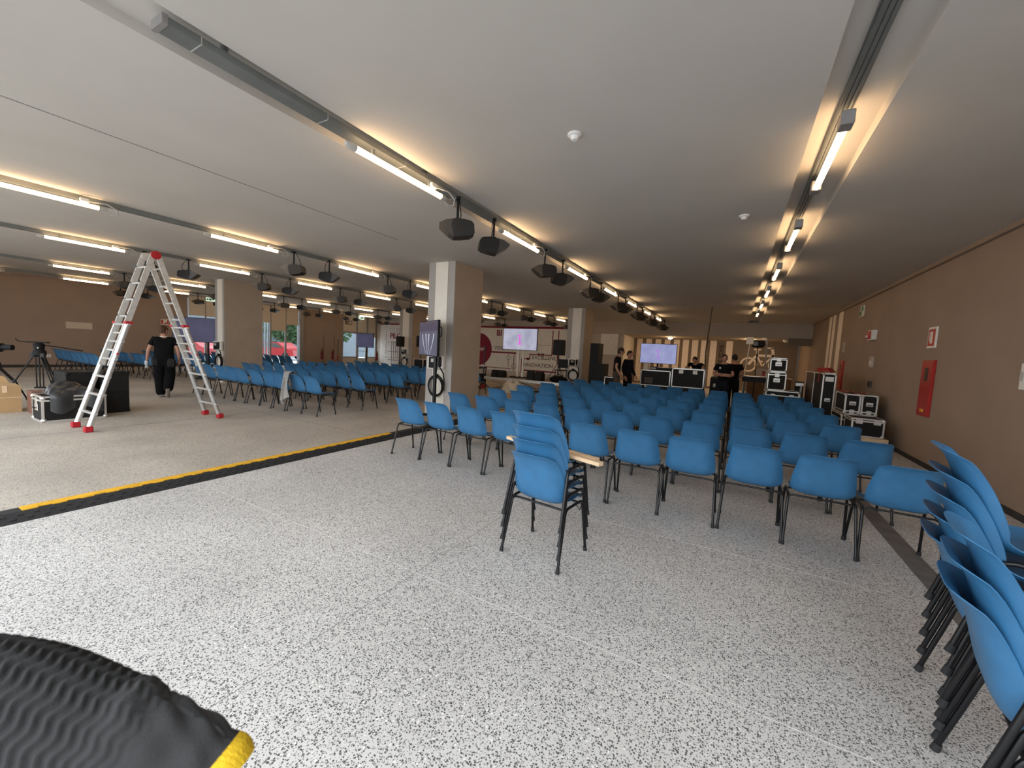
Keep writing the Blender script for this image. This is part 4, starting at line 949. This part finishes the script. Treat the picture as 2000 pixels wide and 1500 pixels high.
prop('drawer_chest', 'brown wooden chest below the bicycle sign', 'chest', (1.25, 19.5, 0), [('carcass', 'wood_dark', (0, 0, .5), (1.5, .6, 1.0)), ('worktop', 'wood_pale', (0, 0, 1.02), (1.54, .64, .04)), ('drawer', 'wood_dark', (0, -.31, .7), (1.4, .02, .35)), ('handle', 'cap_grey', (0, -.33, .72), (.2, .02, .03))])
prop('parcel', 'small pale carton with red marks on the wooden chest', 'box', (1.0, 19.5, 1.04), [('carton', 'wall_beige', (0, 0, .16), (.44, .3, .32)), ('tape', 'red_metal', (.05, -.152, .14), (.1, .006, .2))])
for x, z, lab in ((1.22, 1.70, 'upper white bracket on the recess wall below the bicycle'), (1.0, 1.52, 'lower white bracket on the recess wall beside the bicycle wheel')):
    prop('wall_bracket', lab, 'bracket', (x, YS-.03, z), [('plate', 'stripe_white', (0, 0, 0), (.2, .05, .07)), ('lip', 'stripe_white', (0, -.04, -.025), (.2, .04, .02))])
# work lamp on a pole and black fixture
p = at(1465, 666, Y=17.5); t = thing('floor_lamp', 'pale square lamp head on a thin white pole before the bicycle', 'lamp', (p.x, 17.5, 0))
MB().box((0, 0, p.z), (.24, .12, .26), bev=.02).build('lamp_head', 'panel_cream', t); MB().tube([(0, 0, p.z-.13), (-.09, 0, .9), (-.12, 0, .03)], .018).build('pole', 'panel_cream', t); MB().box((-.12, 0, .02), (.4, .4, .04)).build('base', 'case_black', t)
p = at(1481, 672, Y=18.3); t = thing('projector', 'black projector hanging on a dark pole above the bicycle saddle', 'projector', (p.x, 18.3, 0))
MB().box((0, 0, p.z), (.42, .4, .26), bev=.05).build('body', 'black_plastic', t); MB().box((.16, -.16, p.z+.18), (.16, .1, .1), bev=.02).build('bracket', 'stripe_white', t); MB().tube([(.0, .1, 0), (.0, .1, p.z-.1)], .018).build('pole', 'black_tube', t); MB().lathe([(.09, -.0), (.09, .04)], 14, Matrix.Translation((-.1, -.22, p.z)) @ Matrix.Rotation(R(90), 4, 'X')).build('lens', 'glass_front', t); MB().box((0, .1, .02), (.5, .5, .04)).build('base', 'case_black', t)
# ------------------------------------------------------------------ flight cases on the right
flight_case('small flight case, top of the stack before the recess', .89, 1.30, 13.8, 14.3, 1.365, 1.77, 'flight case stack', latch=1, lidline=.86)
flight_case('middle flight case of the stack before the recess', .86, 1.31, 13.78, 14.32, .83, 1.36, 'flight case stack', latch=1, lidline=.84)
flight_case('wide dark case at the bottom of the stack before the recess', .84, 1.66, 13.75, 14.4, .12, .825, 'flight case stack', latch=2, handle=False)
t = thing('caster_board', 'flat caster board under the flight case stack', 'trolley', (1.25, 14.08, 0)); MB().box((0, 0, .10), (.9, .7, .035)).build('board', 'case_edge', t)
for sx in (-.38, .38):
    for sy in (-.28, .28): MB().ball((sx, sy, .042), .042, 8, 6).build('caster', 'rubber', t)
prop('gas_bottle', 'small pale cased unit right of the flight case stack', 'case', (1.72, 14.6, 0), [('body', 'case_black', (0, 0, .55), (.2, .25, 1.1)), ('edging', 'case_edge', (0, -.13, 1.02), (.2, .02, .1)), ('front_panel', 'cap_grey', (.04, -.13, .8), (.05, .02, .4))])
flight_case('tall narrow flight case with a white plate, front one', 1.88, 2.14, 12.1, 13.3, .0, 1.43, latch=0, body='case_black', plate=True, lidline=.12)
flight_case('tall brown flight case behind the tall narrow one', 1.88, 2.14, 13.34, 14.7, .0, 1.43, latch=0, handle=False, body='case_brown', lidline=None)
q = MB()
for k in range(9):
    n = 26; ph = random.random()*6; pts = []
    for j in range(n):
        a = 2*math.pi*j/n+ph
        pts.append((2.01+(.09+.012*k)*math.cos(a)+.02*math.sin(3*a+k), 12.75+(.28+.03*k)*math.sin(a), 1.446+.016*abs(math.sin(2*a+k))+.010*(9-k)))
    q.tube(pts, .010, 6, closed=True)
q.tube([(1.9, 12.6, 1.45), (1.86, 12.5, 1.40), (1.855, 12.45, 1.2)], .01, 6)
o = q.build('red_cable', 'red_cable', smooth=60); tag(o, 'heap of red cable on top of the tall narrow flight case', 'cable')
flight_case('left of the two small upright cases by the right wall', 2.13, 2.40, 11.0, 11.9, .585, 1.03, 'paired small cases', latch=1, lidline=.16)
flight_case('right of the two small upright cases by the right wall', 2.41, 2.68, 11.0, 11.9, .585, 1.03, 'paired small cases', latch=1, lidline=.16)
flight_case('long low case under the two small upright cases', 2.10, 2.70, 11.0, 12.0, .0, .58, latch=0, handle=False)
q = MB()
for k in range(3): q.tube([(2.15+.16*k+.03*math.sin(j*.9+k), 11.1+.08*j, 1.045+.012*(j % 2)) for j in range(9)], .010, 6)
o = q.build('red_cable', 'red_cable', smooth=60); tag(o, 'red cable lying over the two small upright cases', 'cable')
flight_case('wide flight case with two latches, nearest on the right', 2.13, 2.64, 10.25, 10.85, .23, .60, latch=2, handle=False, lidline=.84)
t = thing('wood_dolly', 'pale wooden dolly under the nearest wide flight case', 'trolley', (2.40, 10.55, 0)); MB().box((0, 0, .19), (.62, .66, .07)).build('board', 'wood_pale', t)
for sx in (-.25, .25):
    for sy in (-.26, .26): MB().ball((sx, sy, .078), .075, 10, 8).build('caster', 'rubber', t)
# ------------------------------------------------------------------ people
def skin(verts, edges, radii, root=0, sub=2):
    me = bpy.data.meshes.new('tmp'); me.from_pydata([tuple(v) for v in verts], edges, []); o = bpy.data.objects.new('tmp', me); COL.objects.link(o)
    o.modifiers.new('s', 'SKIN')
    if not me.skin_vertices: 
        bpy.context.view_layer.objects.active = o; bpy.ops.mesh.customdata_skin_add()
    for i, r_ in enumerate(radii):
        sv = me.skin_vertices[0].data[i]; sv.radius = (r_, r_) if not isinstance(r_, tuple) else r_; sv.use_root = (i == root)
    m2 = o.modifiers.new('u', 'SUBSURF'); m2.levels = sub; m2.render_levels = sub
    bpy.context.view_layer.update(); ev = o.evaluated_get(bpy.context.evaluated_depsgraph_get()); m3 = bpy.data.meshes.new_from_object(ev)
    vs = [tuple(v.co) for v in m3.vertices]; fs = [tuple(p.vertices) for p in m3.polygons]
    bpy.data.objects.remove(o); bpy.data.meshes.remove(m3); return vs, fs
def V(*a): return Vector(a)
STAND = dict(pel=V(0, 0, .95), wai=V(0, 0, 1.10), che=V(0, 0, 1.32), nk=V(0, .0, 1.47), hd=V(0, .03, 1.63), hyaw=0,
    shL=V(-.18, 0, 1.41), elL=V(-.25, -.03, 1.14), wrL=V(-.25, .06, .90), shR=V(.18, 0, 1.41), elR=V(.25, -.03, 1.14), wrR=V(.25, .06, .90),
    hipL=V(-.09, 0, .93), knL=V(-.10, .02, .50), anL=V(-.10, -.02, .09), hipR=V(.09, 0, .93), knR=V(.10, .02, .50), anR=V(.10, -.02, .09))
def head_grid(c, yaw, pitch=0):
    M = Matrix.Translation(c) @ Matrix.Rotation(yaw, 4, 'Z') @ Matrix.Rotation(pitch, 4, 'X')
    def fn(u, v):
        a = 2*math.pi*u; t = math.pi*v; x, y, z = math.sin(t)*math.sin(a), math.sin(t)*math.cos(a), -math.cos(t)
        rx, ry, rz_ = .077, .098, .118
        if z < 0: rx *= 1-.28*z*z; ry *= 1-.12*z*z
        p = V(x*rx, y*ry, z*rz_)
        if y > .3:
            p.y += .024*math.exp(-(x/.17)**2-((z+.12)/.16)**2)          # nose
            for s in (-1, 1): p.y -= .010*math.exp(-((x-s*.36)/.17)**2-((z-.08)/.12)**2)   # eye sockets
            p.y += .007*math.exp(-(x/.35)**2-((z+.47)/.07)**2)          # lips
            p.y += .008*math.exp(-(x/.3)**2-((z+.82)/.16)**2)           # chin
            p.y += .005*math.exp(-(x/.5)**2-((z-.24)/.08)**2)           # brow
        return M @ p
    return fn, M
def person(label, loc, yaw, P, scale=1.0, top='cloth_black', legs='cloth_black', shoe='shoe_grey', hair='hair_dark', hl=.0, heavy=1.0, glove=False, short=True):
    J = dict(STAND); J.update(P)
    t = thing('person', label, 'person', loc, yaw, 'people in the hall'); t.scale = (scale,)*3
    b = MB(); w_ = heavy
    vs = [J['pel'], J['wai'], J['che'], J['nk'], J['nk']+(J['hd']-J['nk'])*.6]; ed = [(0, 1), (1, 2), (2, 3), (3, 4)]; rd = [.10*w_, .10*w_, .10*w_, .055, .055]
    for s in 'LR':
        i = len(vs); vs += [J['sh'+s], (J['sh'+s]+J['el'+s])/2, J['el'+s], (J['el'+s]*.45+J['wr'+s]*.55), J['wr'+s]]; rd += [.055, .048, .040, .038, .027]
        ed += [(2, i), (i, i+1), (i+1, i+2), (i+2, i+3), (i+3, i+4)]
        i = len(vs); vs += [J['hip'+s], J['kn'+s], (J['kn'+s]*.6+J['an'+s]*.4), J['an'+s]]; rd += [.075*w_, .052, .052, .036]
        ed += [(0, i), (i, i+1), (i+1, i+2), (i+2, i+3)]
    b.add(*skin(vs, ed, rd))
    fn, HM = head_grid(J['hd'], J['hyaw'], J.get('hp', 0)); b.grid(fn, 28, 20, cu=True)
    for s in (-1, 1): b.ball((s*.078, -.005, 0), (.012, .022, .034), 8, 6, HM)
    for s in 'LR':      # palm, four fingers and a thumb
        wr = J['wr'+s]; d = (wr-J['el'+s]).normalized(); d = J.get('hd'+s, d).normalized() if ('hd'+s) in J else d
        sx = -1 if s == 'L' else 1
        n_ = V(-sx, 0, 0); n_ = (n_-d*n_.dot(d)).normalized(); side = d.cross(n_)
        if side.y < 0: side = -side                              # thumb side points forward
        b.tube([wr-d*.01, wr+d*.035, wr+d*.085], [.026, .032, .030], 10)
        for k, (L_, o_) in enumerate(((.072, .027), (.082, .009), (.076, -.009), (.058, -.026))):
            p = wr+d*.08+side*o_; b.tube([p, p+d*L_*.5+n_*.010, p+d*L_*.85+n_*.034, p+d*L_*.95+n_*.052], [.010, .0095, .0085, .006], 8)
        p = wr+d*.03+side*.026; b.tube([p, p+d*.025+side*.022+n_*.01, p+d*.055+side*.026+n_*.02], [.012, .011, .008], 8)
    b.build('body', 'skin', t, smooth=80)
    # shirt
    vs = [J['pel']+V(0, 0, -.12), J['wai'], J['che'], J['che']*.35+J['nk']*.65]; ed = [(0, 1), (1, 2), (2, 3)]; rd = [(.155*w_, .115*w_), (.15*w_, .115*w_), (.155*w_, .115*w_), .085]
    for s in 'LR':
        i = len(vs); f = .62 if short else .97
        e_ = J['sh'+s]+(J['el'+s]-J['sh'+s])*f; vs += [J['sh'+s], e_]; rd += [.075, .066]; ed += [(2, i), (i, i+1)]
        if not short: vs += [J['wr'+s]]; rd += [.045]; ed += [(i+1, i+2)]
    sh = MB(); sh.add(*skin(vs, ed, rd)); sh.build('shirt', top, t, smooth=80)
    vs = [J['pel']+V(0, 0, .16), J['pel']+V(0, 0, -.05)]; ed = [(0, 1)]; rd = [(.145*w_, .112*w_), (.145*w_, .115*w_)]
    for s in 'LR':
        i = len(vs); vs += [J['hip'+s]+V(0, 0, -.08), J['kn'+s], J['an'+s]-(J['kn'+s]-J['an'+s])*.13]; rd += [.108*w_, .088*w_, .075*w_]; ed += [(1, i), (i, i+1), (i+1, i+2)]
    tr = MB(); tr.add(*skin(vs, ed, rd)); tr.build('trousers', legs, t, smooth=80)
    for s in 'LR':
        a = J['an'+s]; d = (a-J['kn'+s]).normalized(); fd = J.get('ft'+s, V(0, 1, 0)); q = MB()
        q.tube([a-fd*.07+d*.035, a-fd*.03+d*.045, a+fd*.08+d*.055, a+fd*.17+d*.062, a+fd*.205+d*.065], [.034, .042, .042, .036, .020], 12); q.build('shoe', shoe, t, smooth=60)
    # hair cap
    def hfn(u, v):
        a = 2*math.pi*u; t_ = math.pi*(.5*v*(1.10+.45*hl-.52*(max(0, math.cos(a))**1.2)+.22*max(0, -math.cos(a)))); r_ = 1.07+.02*math.sin(9*a)
        x, y, z = math.sin(t_)*math.sin(a), math.sin(t_)*math.cos(a), math.cos(t_)
        return HM @ V(x*.077*r_, y*.098*r_-.003, z*.118*r_)
    q = MB(); q.grid(hfn, 28, 10, cu=True); q.build('hair', hair, t, smooth=80)
    return t
# the man walking away by the ladder
man = person('man in black polo and trousers walking away past the ladder', (-12.15, 4.40, 0), R(68), dict(
    hyaw=R(-38), hd=V(.0, .04, 1.62), wrL=V(-.31, .05, .87), elL=V(-.28, -.06, 1.13), elR=V(.27, -.08, 1.14), wrR=V(.28, .02, .90),
    knR=V(.10, .06, .51), anR=V(.07, -.20, .20), ftR=V(0, .62, -.78), knL=V(-.09, .08, .50), anL=V(-.07, .06, .075)), 1.0, 'cloth_black', 'cloth_black', 'shoe_grey', 'hair_brown', .1, 1.34)
q = MB(); q.tube([(.068*math.cos(a), .068*math.sin(a)-.0, 1.475) for a in [2*math.pi*k/20 for k in range(20)]], .010, 6, closed=True); q.build('collar_trim', 'white_plastic', man)
q = MB(); q.ball((-.315, .075, .83), (.045, .065, .08), 12, 8); q.tube([(-.33, .09, .80), (-.34, .10, .70)], [.02, .012]); q.tube([(-.31, .06, .80), (-.31, .06, .71)], [.02, .012]); q.build('held_gloves', 'glove_pale', man, smooth=60)
MB().box((-.16, -.10, .86), (.14, .10, .20), bev=.03).build('tool_pouch', 'case_black', man); MB().box((.14, -.12, .84), (.16, .09, .22), bev=.03).build('tool_pouch', 'case_black', man)
def ppl(px_, Y, label, yaw, P, sc_, **k):
    p = at(px_, 705, Y=Y); return person(label, (p.x, Y, 0), yaw, P, sc_, **k)
ppl(1206, 13.1, 'man in black shirt in profile left of the violet screen', R(-70), dict(hyaw=R(-8), nk=V(0, .03, 1.47), hd=V(0, .09, 1.62), elL=V(-.24, -.06, 1.13), wrL=V(-.24, .12, .90), elR=V(.25, -.05, 1.13), wrR=V(.24, .10, .89)), 1.07, legs='cloth_brown', hair='hair_dark', hl=.3)
ppl(1228, 13.7, 'man in dark clothes and glasses behind the man in profile', R(-110), dict(hyaw=R(10), wrL=V(-.2, .16, .92)), 1.02, short=False, top='cloth_navy')
ppl(1364, 16.05, 'man in black bending over the right control desk', R(165), dict(che=V(0, .16, 1.26), nk=V(0, .24, 1.38), hd=V(0, .32, 1.49), hp=R(-25), shL=V(-.20, .18, 1.36), shR=V(.20, .18, 1.36), elL=V(-.30, .28, 1.20), elR=V(.31, .26, 1.19), wrL=V(-.24, .46, 1.14), wrR=V(.26, .46, 1.14)), 1.06)
m4 = ppl(1415, 14.0, 'man facing the room with folded arms and a badge', R(178), dict(hyaw=R(14), elL=V(-.27, .05, 1.13), elR=V(.27, .05, 1.13), wrL=V(.06, .22, 1.16), wrR=V(-.08, .20, 1.12), hdL=V(1, .1, .1), hdR=V(-1, .1, 0)), 1.03, legs='cloth_navy')
MB().box((.09, .125, 1.34), (.04, .012, .05)).build('badge', 'white_plastic', m4)
ppl(1435, 14.7, 'man in black turned away behind the man with folded arms', R(10), dict(wrL=V(-.14, .2, 1.0), wrR=V(.14, .2, 1.0)), 1.05, heavy=1.08)
# ------------------------------------------------------------------ gloved hand close to the lens
GD = .25; PXM = GD/F_PX
st = [(520, 1535, 60), (508, 1512, 70), (492, 1484, 82), (468, 1456, 94), (442, 1433, 104), (400, 1407, 116), (345, 1380, 126), (300, 1356, 136), (240, 1336, 148), (180, 1312, 160), (120, 1287, 170), (60, 1269, 176), (0, 1258, 180), (-80, 1252, 184), (-170, 1262, 176), (-240, 1290, 150)]
down = V(-.36, .93)
def gst(k):
    x, y, r_ = st[k]; n_ = len(st); a = st[max(k-1, 0)]; c = st[min(k+1, n_-1)]
    d = V(c[0]-a[0], c[1]-a[1], 0).normalized(); nn = V(d.y, -d.x, 0)
    if nn.y < 0: nn = -nn
    return V(x, y, 0)+nn*r_, nn, r_
SM = [gst(k) for k in range(len(st))]
for _ in range(2):
    SM = [SM[0]]+[((SM[k-1][0]+SM[k][0]*2+SM[k+1][0])/4, (SM[k-1][1]+SM[k][1]*2+SM[k+1][1]).normalized(), SM[k][2]) for k in range(1, len(SM)-1)]+[SM[-1]]
cam_back = -_f
def gsurf(s, a, add=0.0):
    k = min(int(s), len(SM)-2); f = s-k
    c = SM[k][0].lerp(SM[k+1][0], f); nn = SM[k][1].lerp(SM[k+1][1], f); r_ = SM[k][2]*(1-f)+SM[k+1][2]*f
    # angle 0 points at the upper outline, 90 deg towards the lens
    base = at(c.x, c.y, D=GD)
    upv = (nn.x*_r-nn.y*_u)*-1
    R_ = r_*PXM+add
    return base + upv*(R_*math.cos(a)) + cam_back*(R_*.62*math.sin(a))
gl = thing('gloved_hand', 'hand in a ridged dark grey work glove with yellow hem, bottom left corner', 'gloved hand', at(100, 1420, D=GD))
org = gl.location.copy()
q = MB(); NS, NA = 420, 220
def gfn(u, v):
    s = 3.3+v*(len(SM)-1-3.3); a = 2*math.pi*u
    t_ = min(1, max(0, (s-6.0)/2.2)); wave = math.sin(s*17+1.3*math.sin(a*17+.6*s)+1.6*math.cos(a))
    rid = .0017*t_*wave
    wr_ = (1-t_)*(.0010*math.sin(s*4.2+2.2*math.sin(a*2.3))+.0006*math.sin(11*a+s*3))
    th = .0075*math.exp(-((s-7.35)/.45)**2-((a-.12)/.55)**2) if a < 3 else .0075*math.exp(-((s-7.35)/.45)**2-((a-6.283-.12)/.55)**2)
    return gsurf(s, a, rid+wr_+th)-org
q.grid(gfn, NA, NS, cu=True); q.build('glove_body', 'glove_grey', gl, smooth=80)
# fingers of the glove, outside the frame on the left
q = MB(); e = SM[-1][0]
for k, (o_, L_) in enumerate(((-105, 420), (-35, 470), (40, 440), (110, 350))):
    pts = []; rs = []
    for j in range(6):
        f = j/5; pts.append(at(e.x+30-L_*f, e.y+o_+150*f*f, D=GD*(1+.25*f*f))-org); rs.append((44-10*f if j < 5 else 20)*PXM)
    q.tube(pts, rs, 14)
pts = [at(150-60*f, 1560+210*f, D=GD*.93)-org for f in (0, .35, .7, 1, 1.1)]; q.tube(pts, [44*PXM, 42*PXM, 38*PXM, 34*PXM, 18*PXM], 14)
q.build('fingers', 'glove_grey', gl, smooth=70)
q = MB(); n = 120
q.grid(lambda u, v: gsurf(3.45-v*1.25, 2*math.pi*u, .0010+.0014*math.sin(math.pi*v)+.0005*math.sin(2*math.pi*u*46+v*5))-org, n, 8, cu=True)
q.build('cuff_hem', 'hem_yellow', gl, smooth=80)
q = MB(); c0 = SM[3][0]
q.tube([at(c0.x-30, c0.y+20, D=GD)-org, at(c0.x+10, c0.y+110, D=GD)-org, at(c0.x+50, c0.y+330, D=GD*1.0)-org, V(-.075, -.03, 1.17)-org], [62*PXM, 66*PXM, 84*PXM, .042], 20); q.build('forearm', 'skin', gl, smooth=70)
q = MB(); q.tube([V(-.085, .0, 1.20)-org, V(-.065, -.06, 1.155)-org, V(.02, -.17, 1.20)-org, V(.10, -.26, 1.36)-org], [.047, .056, .060, .064], 18); q.build('sleeve', 'cloth_black', gl, smooth=70)
